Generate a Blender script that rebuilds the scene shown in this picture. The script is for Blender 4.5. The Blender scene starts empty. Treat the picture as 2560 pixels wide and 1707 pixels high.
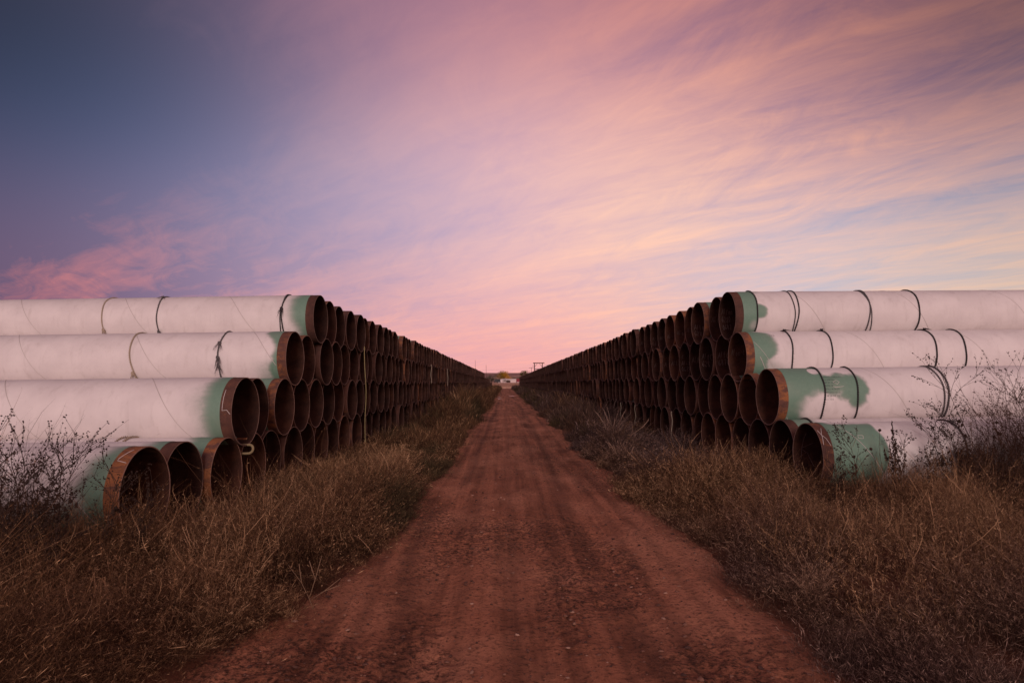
import bpy, math, random
import numpy as np
from mathutils import Matrix, Vector

# ---------------------------------------------------------------- clear
for blk in (bpy.data.objects, bpy.data.meshes, bpy.data.materials, bpy.data.lights, bpy.data.cameras):
    for b in list(blk):
        blk.remove(b)
scene = bpy.context.scene
COL = scene.collection
random.seed(7)
RNG = np.random.default_rng(11)
R = math.radians

# ---------------------------------------------------------------- camera
CAM_Z = 1.74
cam = bpy.data.cameras.new('camera')
cam.sensor_width = 36.0
cam.lens = 24.0
cam.clip_start = 0.05
cam.clip_end = 20000.0
camo = bpy.data.objects.new('camera', cam)
COL.objects.link(camo)
camo.matrix_world = (Matrix.Translation((0, 0, CAM_Z)) @ Matrix.Rotation(R(-0.60), 4, 'Z')
                     @ Matrix.Rotation(R(90 + 3.45), 4, 'X') @ Matrix.Rotation(R(-0.70), 4, 'Z'))
scene.camera = camo

# ---------------------------------------------------------------- exposure
scene.view_settings.view_transform = 'Standard'
scene.view_settings.look = 'None'
scene.view_settings.exposure = 0.0
scene.view_settings.gamma = 1.0
scene.render.engine = 'CYCLES'

# ---------------------------------------------------------------- sun (afterglow from low behind the photographer)
SUN_AZ, SUN_EL = 179.0, 15.0
sl = bpy.data.lights.new('sun', 'SUN')
sl.energy = 1.55
sl.angle = R(18)
sl.color = (1.0, 0.80, 0.76)
so = bpy.data.objects.new('sun', sl)
COL.objects.link(so)
sd = Vector((math.sin(R(SUN_AZ)) * math.cos(R(SUN_EL)), math.cos(R(SUN_AZ)) * math.cos(R(SUN_EL)), math.sin(R(SUN_EL))))
so.rotation_euler = sd.to_track_quat('Z', 'Y').to_euler()


def lin(c):
    out = []
    for v in c:
        v /= 255.0
        out.append(v / 12.92 if v <= 0.04045 else ((v + 0.055) / 1.055) ** 2.4)
    return out


# ---------------------------------------------------------------- world: dusk sky, colours by azimuth / elevation (degrees)
# azimuth, elevation, colour between the clouds, cloud colour, cloud bias
SKY = [
    (-35.2, 23.2, (14, 20, 34), (24, 28, 44), -.25), (-35.2, 14.9, (52, 62, 92), (62, 68, 96), -.25),  # top left: dusk navy, with some vignette darkening painted in
    (-35.2, 10.8, (84, 82, 116), (96, 88, 120), -.2), (-33.1, 8.2, (112, 88, 116), (255, 142, 128), -.10), (-28, 8.4, (126, 102, 136), (255, 148, 134), -.11),
    (-37, 6.6, (108, 80, 108), (240, 130, 120), -.02), (-29.5, 18, (48, 66, 102), (56, 72, 108), -.25),
    (-25.4, 20.5, (74, 94, 134), (88, 102, 140), -.25), (-24.4, 14.1, (116, 124, 168), (130, 130, 170), -.22),
    (-25.4, 10.4, (142, 126, 156), (160, 134, 160), -.14), (-21.2, 8.0, (160, 130, 156), (255, 166, 146), -.05),
    (-28, 25.5, (32, 40, 58), (52, 54, 72), -.15), (-18.1, 25.8, (104, 92, 122), (132, 104, 130), -.05),
    (-15.1, 20.3, (146, 132, 162), (174, 144, 166), -.02), (-13.6, 13.9, (158, 152, 186), (178, 164, 188), -.10), (-7, 13.0, (182, 168, 200), (214, 182, 196), -.05), (-18, 12, (148, 140, 172), (164, 148, 174), -.1),
    (-13, 9.8, (188, 160, 180), (226, 176, 180), -.02), (-12, 7.2, (206, 160, 178), (255, 180, 164), .03), (-9, 27, (150, 108, 134), (172, 122, 138), .0),
    (-7.5, 18, (194, 162, 186), (216, 172, 184), .0),
    (-2.1, 27.7, (184, 126, 144), (202, 136, 144), .02), (-2.1, 21.0, (224, 174, 186), (240, 186, 184), .03),
    (-.4, 13.3, (212, 182, 198), (244, 198, 192), .01), (0, 7.8, (220, 176, 190), (255, 192, 180), .02),
    (0, 2.8, (232, 164, 170), (252, 172, 164), .02),
(11.2, 27.2, (160, 108, 128), (220, 140, 130), .0),
    (6, 17, (222, 174, 184), (254, 202, 188), .04), (12.8, 20.5, (192, 150, 170), (246, 180, 168), .02),
    (14.4, 14.5, (226, 180, 184), (255, 216, 188), .08), (8, 9.5, (226, 180, 186), (255, 204, 184), .04),
    (16, 10.6, (176, 186, 214), (255, 206, 188), -.03), (14, 6.5, (220, 178, 184), (255, 190, 170), .03),
    (20, 17.5, (176, 136, 158), (252, 188, 166), .02), (26.1, 25.0, (120, 82, 104), (196, 122, 104), -.02),
    (26.1, 19, (140, 108, 142), (240, 168, 148), -.01), (26.5, 13.3, (180, 164, 192), (255, 198, 180), .0),
    (27.5, 9, (170, 198, 224), (236, 202, 198), -.10), (21, 8.4, (178, 192, 216), (246, 202, 190), -.06), (27.5, 6.2, (220, 190, 186), (255, 206, 172), .02),
    (36.4, 23.3, (46, 36, 50), (92, 60, 58), -.02), (35.9, 17.2, (88, 74, 106), (166, 114, 112), -.02),  # top right: vignette darkening painted into sky and cloud colours
    (35.9, 11.7, (120, 118, 158), (210, 162, 156), -.04), (35.9, 8.8, (170, 186, 200), (214, 186, 176), -.03),
    (35.9, 6.3, (226, 192, 166), (255, 210, 160), .04),
    (70, 8, (205, 165, 150), (235, 180, 155), 0), (-70, 8, (70, 62, 92), (120, 80, 100), 0),
    (125, 8, (215, 168, 165), (240, 180, 165), 0), (-125, 8, (170, 132, 155), (205, 150, 155), 0),
    (180, 6, (232, 182, 178), (245, 188, 175), 0), (180, 38, (150, 118, 134), (170, 128, 138), 0),
    (90, 42, (80, 66, 88), (110, 80, 94), 0), (-90, 42, (40, 40, 62), (55, 50, 70), 0),
    (0, 50, (104, 78, 92), (126, 90, 100), 0), (0, 88, (128, 104, 112), (136, 110, 116), 0),
]
w = bpy.data.worlds.new('World')
scene.world = w
w.use_nodes = True
wt = w.node_tree
wt.nodes.clear()


class NT:
    """small helper to write node graphs"""
    def __init__(s, tree):
        s.t = tree

    def n(s, typ, ins=None, out=0, **attr):
        nd = s.t.nodes.new(typ)
        for k, v in attr.items():
            setattr(nd, k, v)
        for k, v in (ins or {}).items():
            sock = nd.inputs[k]
            if isinstance(v, bpy.types.NodeSocket):
                s.t.links.new(v, sock)
            else:
                sock.default_value = v
        return nd.outputs[out] if len(nd.outputs) else nd

    def m(s, op, a, b=0.0, c=0.0, clamp=False):
        return s.n('ShaderNodeMath', {0: a, 1: b, 2: c}, operation=op, use_clamp=clamp)

    def v(s, op, a, b=(0, 0, 0), out=0):
        return s.n('ShaderNodeVectorMath', {0: a, 1: b}, out, operation=op)

    def vs(s, a, sc):
        nd = s.t.nodes.new('ShaderNodeVectorMath')
        nd.operation = 'SCALE'
        for k, v in ((nd.inputs[0], a), (nd.inputs['Scale'], sc)):
            if isinstance(v, bpy.types.NodeSocket):
                s.t.links.new(v, k)
            else:
                k.default_value = v
        return nd.outputs[0]

    def noise(s, vec, scale, detail=4.0, rough=0.5, dist=0.0, out=0):
        return s.n('ShaderNodeTexNoise', {'Vector': vec, 'Scale': scale, 'Detail': detail, 'Roughness': rough, 'Distortion': dist}, out)

    def ramp(s, fac, stops, interp='LINEAR'):
        nd = s.t.nodes.new('ShaderNodeValToRGB')
        el = nd.color_ramp.elements
        nd.color_ramp.interpolation = interp
        while len(el) < len(stops):
            el.new(0.5)
        for e, (p, c) in zip(el, stops):
            e.position = p
            e.color = (c, c, c, 1) if isinstance(c, (int, float)) else (*c, 1)
        s.t.links.new(fac, nd.inputs[0])
        return nd.outputs[0]

    def mix(s, f, a, b, blend='MIX'):
        nd = s.t.nodes.new('ShaderNodeMix')
        nd.data_type = 'RGBA'
        nd.blend_type = blend
        for sock, v in ((nd.inputs[0], f), (nd.inputs[6], a), (nd.inputs[7], b)):
            if isinstance(v, bpy.types.NodeSocket):
                s.t.links.new(v, sock)
            elif isinstance(v, (tuple, list)):
                sock.default_value = (*v[:3], 1)
            else:
                sock.default_value = v
        return nd.outputs[2]

    def maprange(s, x, a, b, c=0.0, d=1.0, kind='SMOOTHSTEP'):
        return s.n('ShaderNodeMapRange', {0: x, 1: a, 2: b, 3: c, 4: d}, interpolation_type=kind)


g = NT(wt)
tc = g.n('ShaderNodeTexCoord', out=0)                      # direction looked at
dirv = g.v('NORMALIZE', tc)
sumB = sumC = sumW = sumK = None
KS = 85.0
ZS = 1.7                                                   # colour bands lie flatter than they are wide
dir2 = g.v('NORMALIZE', g.v('MULTIPLY', dirv, (1, 1, ZS)))
for az, el, B, Cc, bias in SKY:
    a, e = R(az), R(el)
    c = Vector((math.sin(a) * math.cos(e), math.cos(a) * math.cos(e), ZS * math.sin(e))).normalized()[:]
    k = KS if abs(az) < 40 and el < 30 else 16.0
    dt = g.v('DOT_PRODUCT', dir2, c, out=1)
    wgt = g.m('EXPONENT', g.m('MULTIPLY_ADD', dt, k, -k))
    b_ = g.vs(tuple(lin(B)), wgt)
    c_ = g.vs(tuple(lin(Cc)), wgt)
    k_ = g.m('MULTIPLY', wgt, bias)
    if sumW is None:
        sumB, sumC, sumW, sumK = b_, c_, wgt, k_
    else:
        sumB = g.v('ADD', sumB, b_)
        sumC = g.v('ADD', sumC, c_)
        sumW = g.m('ADD', sumW, wgt)
        sumK = g.m('ADD', sumK, k_)
inv = g.m('DIVIDE', 1.0, sumW)
colB = g.vs(sumB, inv)
colC = g.vs(sumC, inv)
bias = g.m('MULTIPLY', sumK, inv)
sep = g.n('ShaderNodeSeparateXYZ', {0: dirv})
sx, sy, sz = [nd for nd in sep.node.outputs]
den = g.m('MAXIMUM', g.m('ADD', sz, 0.10), 0.05)
px_ = g.m('DIVIDE', sx, den)
py_ = g.m('DIVIDE', sy, den)


def streak(ang, su, sv, seed, detail, dist, rough=.55):
    ca, sa = math.sin(R(ang)), math.cos(R(ang))
    u = g.m('ADD', g.m('MULTIPLY', px_, ca), g.m('MULTIPLY', py_, sa))
    v = g.m('SUBTRACT', g.m('MULTIPLY', px_, sa), g.m('MULTIPLY', py_, ca))
    vec = g.n('ShaderNodeCombineXYZ', {0: g.m('MULTIPLY', u, su), 1: g.m('MULTIPLY', v, sv), 2: seed})
    return g.noise(vec, 1.0, detail, rough, dist)


n1 = streak(-52, .42, 1.7, 3.1, 8, .7, .55)
n2 = streak(-58, .75, 4.6, 8.7, 8, .8, .62)
n3 = streak(-28, 1.9, 4.2, 5.2, 10, 1.5, .68)
cov = g.m('ADD', g.m('ADD', g.m('MULTIPLY', n1, .40), g.m('MULTIPLY', n2, .24)), g.m('MULTIPLY', n3, .36))
cov = g.m('ADD', cov, bias)
cov = g.maprange(cov, .36, .64, kind='LINEAR')
skycol = g.mix(cov, colB, colC)
nish = g.n('ShaderNodeTexSky', sky_type='NISHITA', sun_disc=False, sun_elevation=R(1.0), sun_rotation=R(SUN_AZ), air_density=1.5, dust_density=2.0)
tot = g.v('ADD', skycol, g.vs(nish, 0.012))
bg = g.n('ShaderNodeBackground', {0: tot, 1: 1.0})
g.n('ShaderNodeOutputWorld', {0: bg})
w.cycles.sampling_method = 'MANUAL'
w.cycles.sample_map_resolution = 512


# ================================================================ helpers
def hash3(ix, iy, iz):
    h = (ix.astype(np.int64) * 374761393 + iy.astype(np.int64) * 668265263 + iz.astype(np.int64) * 2147483647) & 0xffffffff
    h = ((h ^ (h >> 13)) * 1274126177) & 0xffffffff
    h = h ^ (h >> 16)
    return (h & 0xffffff) / float(0xffffff)


def vnoise(x, y, z=0.0):
    x, y, z = np.broadcast_arrays(np.asarray(x, float), np.asarray(y, float), np.asarray(z, float))
    ix, iy, iz = np.floor(x), np.floor(y), np.floor(z)
    fx, fy, fz = x - ix, y - iy, z - iz
    fx, fy, fz = [f * f * (3 - 2 * f) for f in (fx, fy, fz)]
    r = 0
    for dx in (0, 1):
        for dy in (0, 1):
            for dz in (0, 1):
                wgt = (fx if dx else 1 - fx) * (fy if dy else 1 - fy) * (fz if dz else 1 - fz)
                r = r + wgt * hash3(ix + dx, iy + dy, iz + dz)
    return r


def fbm(x, y, z=0.0, oct=4):
    s, a, t = 0, 1.0, 0
    for i in range(oct):
        s = s + a * vnoise(x * 2 ** i + 17.3 * i, y * 2 ** i - 9.1 * i, z * 2 ** i + 5.7 * i)
        t += a
        a *= .5
    return s / t


def sstep(a, b, x):
    t = np.clip((x - a) / (b - a), 0, 1)
    return t * t * (3 - 2 * t)


def mesh_np(name, verts, faces_flat, loop_tot, mats, attrs=None, smooth=True, mat_idx=None):
    """mesh from numpy arrays"""
    me = bpy.data.meshes.new(name)
    verts = np.asarray(verts, np.float32)
    faces_flat = np.asarray(faces_flat, np.int32)
    loop_tot = np.asarray(loop_tot, np.int32)
    me.vertices.add(len(verts))
    me.vertices.foreach_set('co', verts.ravel())
    me.loops.add(len(faces_flat))
    me.loops.foreach_set('vertex_index', faces_flat)
    me.polygons.add(len(loop_tot))
    st = np.zeros(len(loop_tot), np.int32)
    st[1:] = np.cumsum(loop_tot)[:-1]
    me.polygons.foreach_set('loop_start', st)
    me.polygons.foreach_set('use_smooth', np.full(len(loop_tot), smooth))
    if mat_idx is not None:
        me.polygons.foreach_set('material_index', np.asarray(mat_idx, np.int32))
    for k, v in (attrs or {}).items():
        at = me.attributes.new(k, 'FLOAT', 'POINT')
        at.data.foreach_set('value', np.asarray(v, np.float32))
    for mt in (mats if isinstance(mats, (list, tuple)) else [mats]):
        me.materials.append(mt)
    me.update(calc_edges=True)
    me.validate()
    return me


class MB:
    """collects shapes into one mesh"""
    def __init__(s):
        s.v, s.f, s.mi = [], [], []
        s.mat = 0

    def add(s, vs, fs):
        o = len(s.v)
        s.v += [tuple(p) for p in vs]
        s.f += [tuple(i + o for i in f) for f in fs]
        s.mi += [s.mat] * len(fs)

    def box(s, c, d, rz=0.0):
        cx, cy, cz = c
        hx, hy, hz = d[0] / 2, d[1] / 2, d[2] / 2
        vs = []
        for sx_, sy_, sz_ in ((-1, -1, -1), (1, -1, -1), (1, 1, -1), (-1, 1, -1), (-1, -1, 1), (1, -1, 1), (1, 1, 1), (-1, 1, 1)):
            x, y = sx_ * hx, sy_ * hy
            vs.append((cx + x * math.cos(rz) - y * math.sin(rz), cy + x * math.sin(rz) + y * math.cos(rz), cz + sz_ * hz))
        s.add(vs, [(0, 3, 2, 1), (4, 5, 6, 7), (0, 1, 5, 4), (1, 2, 6, 5), (2, 3, 7, 6), (3, 0, 4, 7)])

    def tube(s, pts, rad, sides=5, cap=True, closed=False):
        pts = [Vector(p) for p in pts]
        n = len(pts)
        rads = rad if isinstance(rad, (list, tuple)) else [rad] * n
        ref = Vector((0.123, 0.31, 0.94)).normalized()
        rings, prev = [], None
        for i, p in enumerate(pts):
            if closed:
                t = pts[(i + 1) % n] - pts[i - 1]
            else:
                t = pts[min(i + 1, n - 1)] - pts[max(i - 1, 0)]
            if t.length < 1e-9:
                t = Vector((0, 0, 1))
            t.normalize()
            if prev is None:
                u = t.orthogonal().normalized()
            else:
                u = prev - t * prev.dot(t)
                u = u.normalized() if u.length > 1e-6 else t.orthogonal().normalized()
            prev = u
            b = t.cross(u)
            rings.append([p + (u * math.cos(2 * math.pi * k / sides) + b * math.sin(2 * math.pi * k / sides)) * rads[i] for k in range(sides)])
        vs = [q for rg in rings for q in rg]
        fs = []
        for i in range(n if closed else n - 1):
            j = (i + 1) % n
            for k in range(sides):
                k2 = (k + 1) % sides
                fs.append((i * sides + k, i * sides + k2, j * sides + k2, j * sides + k))
        if cap and not closed:
            fs.append(tuple(range(sides))[::-1])
            fs.append(tuple((n - 1) * sides + k for k in range(sides)))
        s.add(vs, fs)

    def ball(s, c, r, n=5, m=3, sq=1.0, jit=0.0):
        vs = [(c[0], c[1], c[2] - r * sq)]
        for i in range(1, m + 1):
            ph = -math.pi / 2 + math.pi * i / (m + 1)
            for k in range(n):
                th = 2 * math.pi * (k + .5 * (i % 2)) / n
                q = r * (1 + random.uniform(-jit, jit))
                vs.append((c[0] + q * math.cos(ph) * math.cos(th), c[1] + q * math.cos(ph) * math.sin(th), c[2] + q * sq * math.sin(ph)))
        vs.append((c[0], c[1], c[2] + r * sq))
        fs = []
        for k in range(n):
            fs.append((0, 1 + (k + 1) % n, 1 + k))
            fs.append((len(vs) - 1, 1 + (m - 1) * n + k, 1 + (m - 1) * n + (k + 1) % n))
            for i in range(m - 1):
                a = 1 + i * n
                fs.append((a + k, a + (k + 1) % n, a + n + (k + 1) % n, a + n + k))
        s.add(vs, fs)

    def mesh(s, name, mats, smooth=True):
        me = bpy.data.meshes.new(name)
        me.from_pydata(s.v, [], s.f)
        for mt in (mats if isinstance(mats, (list, tuple)) else [mats]):
            me.materials.append(mt)
        me.polygons.foreach_set('material_index', s.mi)
        me.polygons.foreach_set('use_smooth', [smooth] * len(s.f))
        me.update()
        return me

    def build(s, name, mats, parent=None, smooth=True):
        return link(name, s.mesh(name, mats, smooth), parent)


def link(name, data, parent=None):
    o = bpy.data.objects.new(name, data)
    COL.objects.link(o)
    if parent is not None:
        o.parent = parent
    return o


def tag(o, label=None, cat=None, group=None, kind=None):
    if label:
        o['label'] = label
    if cat:
        o['category'] = cat
    if group:
        o['group'] = group
    if kind:
        o['kind'] = kind
    return o


def thing(name, loc, rz, label, cat, group=None):
    o = link(name, None)
    o.location = loc
    o.rotation_euler = (0, 0, rz)
    return tag(o, label, cat, group)


def material(name, rough=.8, spec=.3):
    m = bpy.data.materials.new(name)
    m.use_nodes = True
    nt = m.node_tree
    nt.nodes.clear()
    gg = NT(nt)
    out = nt.nodes.new('ShaderNodeOutputMaterial')
    bs = nt.nodes.new('ShaderNodeBsdfPrincipled')
    nt.links.new(bs.outputs[0], out.inputs[0])
    bs.inputs['Roughness'].default_value = rough
    bs.inputs['Specular IOR Level'].default_value = spec
    return m, gg, bs


def setc(gg, bs, col, bump=None, bstr=.3, bdist=.01, rough=None):
    if isinstance(col, bpy.types.NodeSocket):
        gg.t.links.new(col, bs.inputs['Base Color'])
    else:
        bs.inputs['Base Color'].default_value = (*col, 1)
    if bump is not None:
        b = gg.n('ShaderNodeBump', {'Strength': bstr, 'Distance': bdist, 'Height': bump})
        gg.t.links.new(b, bs.inputs['Normal'])
    if rough is not None:
        gg.t.links.new(rough, bs.inputs['Roughness'])


def plain(name, col, rough=.8, var=.25, scale=6.0):
    m, gg, bs = material(name, rough)
    co = gg.n('ShaderNodeTexCoord', out=3)
    f = gg.noise(co, scale, 5, .6)
    c = gg.mix(f, tuple(v * (1 - var) for v in col), tuple(min(1, v * (1 + var)) for v in col))
    setc(gg, bs, c, gg.noise(co, scale * 6, 4), .2, .01)
    return m


# ================================================================ materials
def mk_coating():
    m, gg, bs = material('pipe_coating', .55, .35)
    co = gg.n('ShaderNodeTexCoord', out=3)
    gr = gg.n('ShaderNodeAttribute', out=2, attribute_name='green')
    rnd = gg.n('ShaderNodeObjectInfo', out=5)
    co2 = gg.v('ADD', co, gg.n('ShaderNodeCombineXYZ', {0: gg.m('MULTIPLY', rnd, 37.0)}))
    fine = gg.noise(co2, 26, 5, .65)
    soft = gg.noise(co2, 2.2, 4, .55)
    stretch = gg.noise(gg.v('MULTIPLY', co2, (9.0, 9.0, 1.2)), 1.0, 5, .6)
    white = gg.mix(gg.maprange(soft, .35, .68), (.69, .64, .625), (.76, .71, .69))
    white = gg.mix(gg.m('MULTIPLY', gg.maprange(stretch, .50, .78), .30), white, (.40, .345, .31))
    white = gg.mix(gg.m('MULTIPLY', gg.maprange(fine, .56, .75), .14), white, (.42, .37, .35))
    green = gg.mix(fine, (.125, .225, .165), (.185, .305, .228))
    green = gg.mix(gg.m('MULTIPLY', gg.maprange(soft, .45, .7), .5), green, (.23, .30, .23))
    rag = gg.m('ADD', gr, gg.m('MULTIPLY', gg.m('SUBTRACT', fine, .5), .22))
    c = gg.mix(gg.maprange(rag, .05, .70), white, (.36, .385, .345))
    c = gg.mix(gg.maprange(rag, .35, .95), c, green)
    setc(gg, bs, c, gg.noise(co2, 60, 4), .12, .004)
    return m


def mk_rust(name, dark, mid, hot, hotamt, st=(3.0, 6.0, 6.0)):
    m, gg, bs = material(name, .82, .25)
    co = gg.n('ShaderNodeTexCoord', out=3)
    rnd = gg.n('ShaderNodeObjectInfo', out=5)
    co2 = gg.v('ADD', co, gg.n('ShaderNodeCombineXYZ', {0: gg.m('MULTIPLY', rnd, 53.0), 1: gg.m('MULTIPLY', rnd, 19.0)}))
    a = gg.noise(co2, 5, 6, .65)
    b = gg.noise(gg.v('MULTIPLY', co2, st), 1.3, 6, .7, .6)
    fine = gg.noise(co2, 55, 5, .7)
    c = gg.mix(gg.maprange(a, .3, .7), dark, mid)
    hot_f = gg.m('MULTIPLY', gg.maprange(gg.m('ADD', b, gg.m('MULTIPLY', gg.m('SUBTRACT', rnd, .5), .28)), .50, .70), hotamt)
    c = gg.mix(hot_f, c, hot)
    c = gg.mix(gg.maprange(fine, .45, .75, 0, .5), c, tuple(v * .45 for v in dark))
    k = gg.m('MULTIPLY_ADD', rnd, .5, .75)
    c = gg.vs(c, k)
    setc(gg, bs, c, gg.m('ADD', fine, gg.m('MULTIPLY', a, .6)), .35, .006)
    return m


M = {}
M['coating'] = mk_coating()
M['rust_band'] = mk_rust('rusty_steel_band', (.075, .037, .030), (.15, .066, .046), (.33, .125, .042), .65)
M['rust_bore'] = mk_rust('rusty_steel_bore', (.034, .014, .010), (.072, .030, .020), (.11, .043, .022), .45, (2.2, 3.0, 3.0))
M['rim'] = mk_rust('cut_steel_rim', (.20, .125, .10), (.33, .21, .17), (.30, .15, .09), .4)
M['seam'] = plain('seam_tape', (.50, .46, .43), .6, .2)
M['chalk'] = plain('chalk', (.62, .56, .53), .95, .3, 90)
M['chalk_faint'] = plain('faint_chalk', (.24, .19, .175), .95, .4, 90)
M['stencil'] = plain('stencil_paint', (.035, .045, .04), .8, .3, 40)
M['rope_dark'] = plain('dark_rope_fibre', (.040, .036, .037), .95, .5, 60)
M['rope_grey'] = plain('grey_rope_fibre', (.11, .10, .10), .95, .5, 60)
M['rope_pale'] = plain('pale_rope_fibre', (.40, .33, .25), .95, .35, 60)
M['rope_yellow'] = plain('yellow_rope_fibre', (.40, .33, .16), .9, .35, 40)
M['strap'] = plain('weathered_strap', (.26, .20, .11), .9, .4, 30)
M['timber'] = plain('weathered_timber', (.12, .08, .06), .9, .4, 9)
M['weed'] = plain('dead_weed_stem', (.060, .034, .024), .95, .5, 20)
M['weed_seed'] = plain('dead_weed_seed', (.040, .022, .016), .95, .5, 30)
M['weed_red'] = plain('reddish_twig', (.085, .040, .027), .95, .4, 20)
M['straw'] = plain('straw_twig', (.26, .16, .10), .95, .3, 20)

# ================================================================ pipes
D = 0.914
RO = D / 2
RI = RO - 0.014
RC = RO + 0.0035
LP = 12.2
BAND = 0.150
PITCH = 0.930
ROWH = math.sqrt(0.918 ** 2 - (PITCH / 2) ** 2)
BASEZ = 0.15
SPLAY = R(2.1)
XL, XR = -3.56, 4.27


def grid_tube(ds, rads, seg):
    """rings along local x; returns verts and quads with outward normals"""
    th = np.linspace(0, 2 * np.pi, seg, endpoint=False)
    vs, n = [], len(ds)
    for d_, r_ in zip(ds, rads):
        vs.append(np.stack([np.full(seg, d_), r_ * np.sin(th), r_ * np.cos(th)], 1))
    vs = np.concatenate(vs)
    i = np.arange(n - 1)[:, None]
    k = np.arange(seg)[None]
    k2 = (k + 1) % seg
    q = np.stack([i * seg + k, i * seg + k2, (i + 1) * seg + k2, (i + 1) * seg + k], -1).reshape(-1, 4)
    return vs, q[:, ::-1], th


def end_mesh(seg, name='bare_end'):
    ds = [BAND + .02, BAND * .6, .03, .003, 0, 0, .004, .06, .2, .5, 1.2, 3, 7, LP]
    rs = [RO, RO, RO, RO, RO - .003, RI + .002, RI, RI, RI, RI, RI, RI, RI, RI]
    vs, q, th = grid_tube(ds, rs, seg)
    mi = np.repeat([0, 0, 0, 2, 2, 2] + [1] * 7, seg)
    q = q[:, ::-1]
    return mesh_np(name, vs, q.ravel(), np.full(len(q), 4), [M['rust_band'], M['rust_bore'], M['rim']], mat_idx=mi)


def coat_mesh(func, seg=96, dmax=2.2, step=.02, name='coating', side=1):
    """func(d, theta) -> greenness; theta 0 top, positive toward the photographer"""
    ds = [BAND - .0, BAND + .003] + list(np.arange(BAND + .02, dmax, step)) + [3, 4.5, 7, LP]
    rs = [RO + .0005] + [RC] * (len(ds) - 1)
    vs, q, th = grid_tube(ds, rs, seg)
    y = vs[:, 1] * side
    theta = np.arctan2(y, vs[:, 2])
    gr = func(vs[:, 0], theta)
    return mesh_np(name, vs, q.ravel()[::1], np.full(len(q), 4), [M['coating']], attrs={'green': gr})


def blob(d, t, cd, ct, rd, rt, soft=.35):
    """soft paint patch centred at distance cd and angle ct (degrees)"""
    dt = (np.degrees(t) - ct + 180) % 360 - 180
    q = np.sqrt(((d - cd) / rd) ** 2 + (dt / rt) ** 2)
    return 1 - sstep(1 - soft, 1 + soft, q)


def edge(d, t, at, amp, soft, seed, freq=2.2):
    n = fbm(np.cos(t) * freq + seed, np.sin(t) * freq + seed * .7, d * 3 + seed, 4) - .5
    n2 = fbm(np.cos(t) * 9 + seed, np.sin(t) * 9, d * 9 + seed, 3) - .5
    return 1 - sstep(at - soft, at + soft, d + amp * n * 2 + amp * .35 * n2)


def ragged(d, t, seed, amp=.12):
    return (fbm(np.cos(t) * 5 + seed, np.sin(t) * 5, d * 7 + seed, 4) - .5) * amp


def bound(d, t, pts, soft, seed, amp):
    """overspray edge: distance of the edge given at some angles from the top"""
    dt = np.degrees(t)
    b_ = np.interp(dt, [p[0] for p in pts], [p[1] for p in pts])
    n = (fbm(np.cos(t) * 3 + seed, np.sin(t) * 3 - seed, d * 2.2 + seed, 4) - .5) * 2 * amp
    n = n + (fbm(np.cos(t) * 14 + seed, np.sin(t) * 14, d * 3 + seed, 3) - .5) * amp * .9
    q = (d + n - b_) / soft
    return np.clip(.5 - .5 * q, 0, 1) ** 1.2


def gL4(d, t):
    return bound(d, t, [(-180, .3), (0, .40), (50, .48), (90, .44), (118, .30), (180, .25)], .17, 1.3, .06)


def gL3(d, t):
    a = bound(d, t, [(-180, .2), (0, .34), (28, .40), (48, .27), (66, .21), (92, .21), (108, .30), (180, .25)], .075, 2.1, .05)
    return np.maximum(a, .42 * bound(d, t, [(-180, 0), (80, .05), (98, .46), (118, .58), (180, .4)], .20, 4.4, .12))


def gL2(d, t):
    a = bound(d, t, [(-180, .2), (0, .34), (45, .40), (80, .40), (120, .36), (180, .3)], .16, 3.7, .05)
    return np.maximum(a, .50 * bound(d, t, [(-180, .2), (10, .38), (70, .58), (112, .46), (180, .3)], .18, 5.2, .07))


def gL1(d, t):
    a = bound(d, t, [(-180, .2), (0, .22), (40, .36), (75, .42), (180, .4)], .16, 4.2, .07)
    return np.maximum(a, .62 * bound(d, t, [(-180, .2), (60, .3), (84, .45), (106, .95), (140, 1.2), (180, .6)], .35, 6.2, .14))


def gR4(d, t):
    a = edge(d, t, .42, .015, .03, 5.5)
    a = np.maximum(a, blob(d + ragged(d, t, 5, .08), t, .44, 84, .15, 17, .35))
    a = np.maximum(a, .4 * blob(d, t, .46, 10, .12, 24, .5))
    return np.clip(a - .45 * blob(d, t, .36, 118, .10, 14, .6), 0, 1)


def gR3(d, t):
    a = bound(d, t, [(-180, .2), (-5, .20), (10, .26), (26, .50), (66, .58), (86, .54), (100, .40), (130, .42), (180, .3)], .075, 6.1, .035)
    return np.maximum(a, .40 * bound(d, t, [(-180, 0), (70, .2), (96, .62), (122, .90), (180, .5)], .26, 7.4, .14))


def gR2(d, t):
    dd = d + ragged(d, t, 8, .14)
    th = np.degrees(t) + ragged(d, t, 9, 24)
    a = edge(d, t, .78, .03, .05, 7.4)
    a = np.clip(a - 1.1 * blob(dd, np.radians(th), .78, 118, .40, 36, .55), 0, 1)
    a = np.clip(a - blob(d, t, .67, 28, .09, 12, .12), 0, 1)
    b = sstep(.60, .66, d) * (1 - sstep(1.36, 1.44, dd + .004 * np.abs(np.degrees(t) - 78))) * sstep(32, 52, th) * (1 - sstep(86, 114, th + 24 * (sstep(.95, 1.25, d) * -1 + .6)))
    b = np.maximum(b, blob(dd, t, 1.25, 76, .19, 36, .35))
    return np.clip(np.maximum(a, b), 0, 1)


def gR1(d, t):
    a = edge(d, t, .86, .05, .04, 8.8, 1.2)
    dt = np.degrees(t)
    a = a * sstep(8, 24, dt + ragged(d, t, 3, 10)) + a * (1 - sstep(.18, .28, d))
    return np.clip(np.maximum(a, blob(d, t, .66, 80, .26, 60, .12)), 0, 1)


def gen_green(seed, at):
    return lambda d, t: bound(d, t, [(-180, at), (180, at)], .15, seed, .10)


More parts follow.
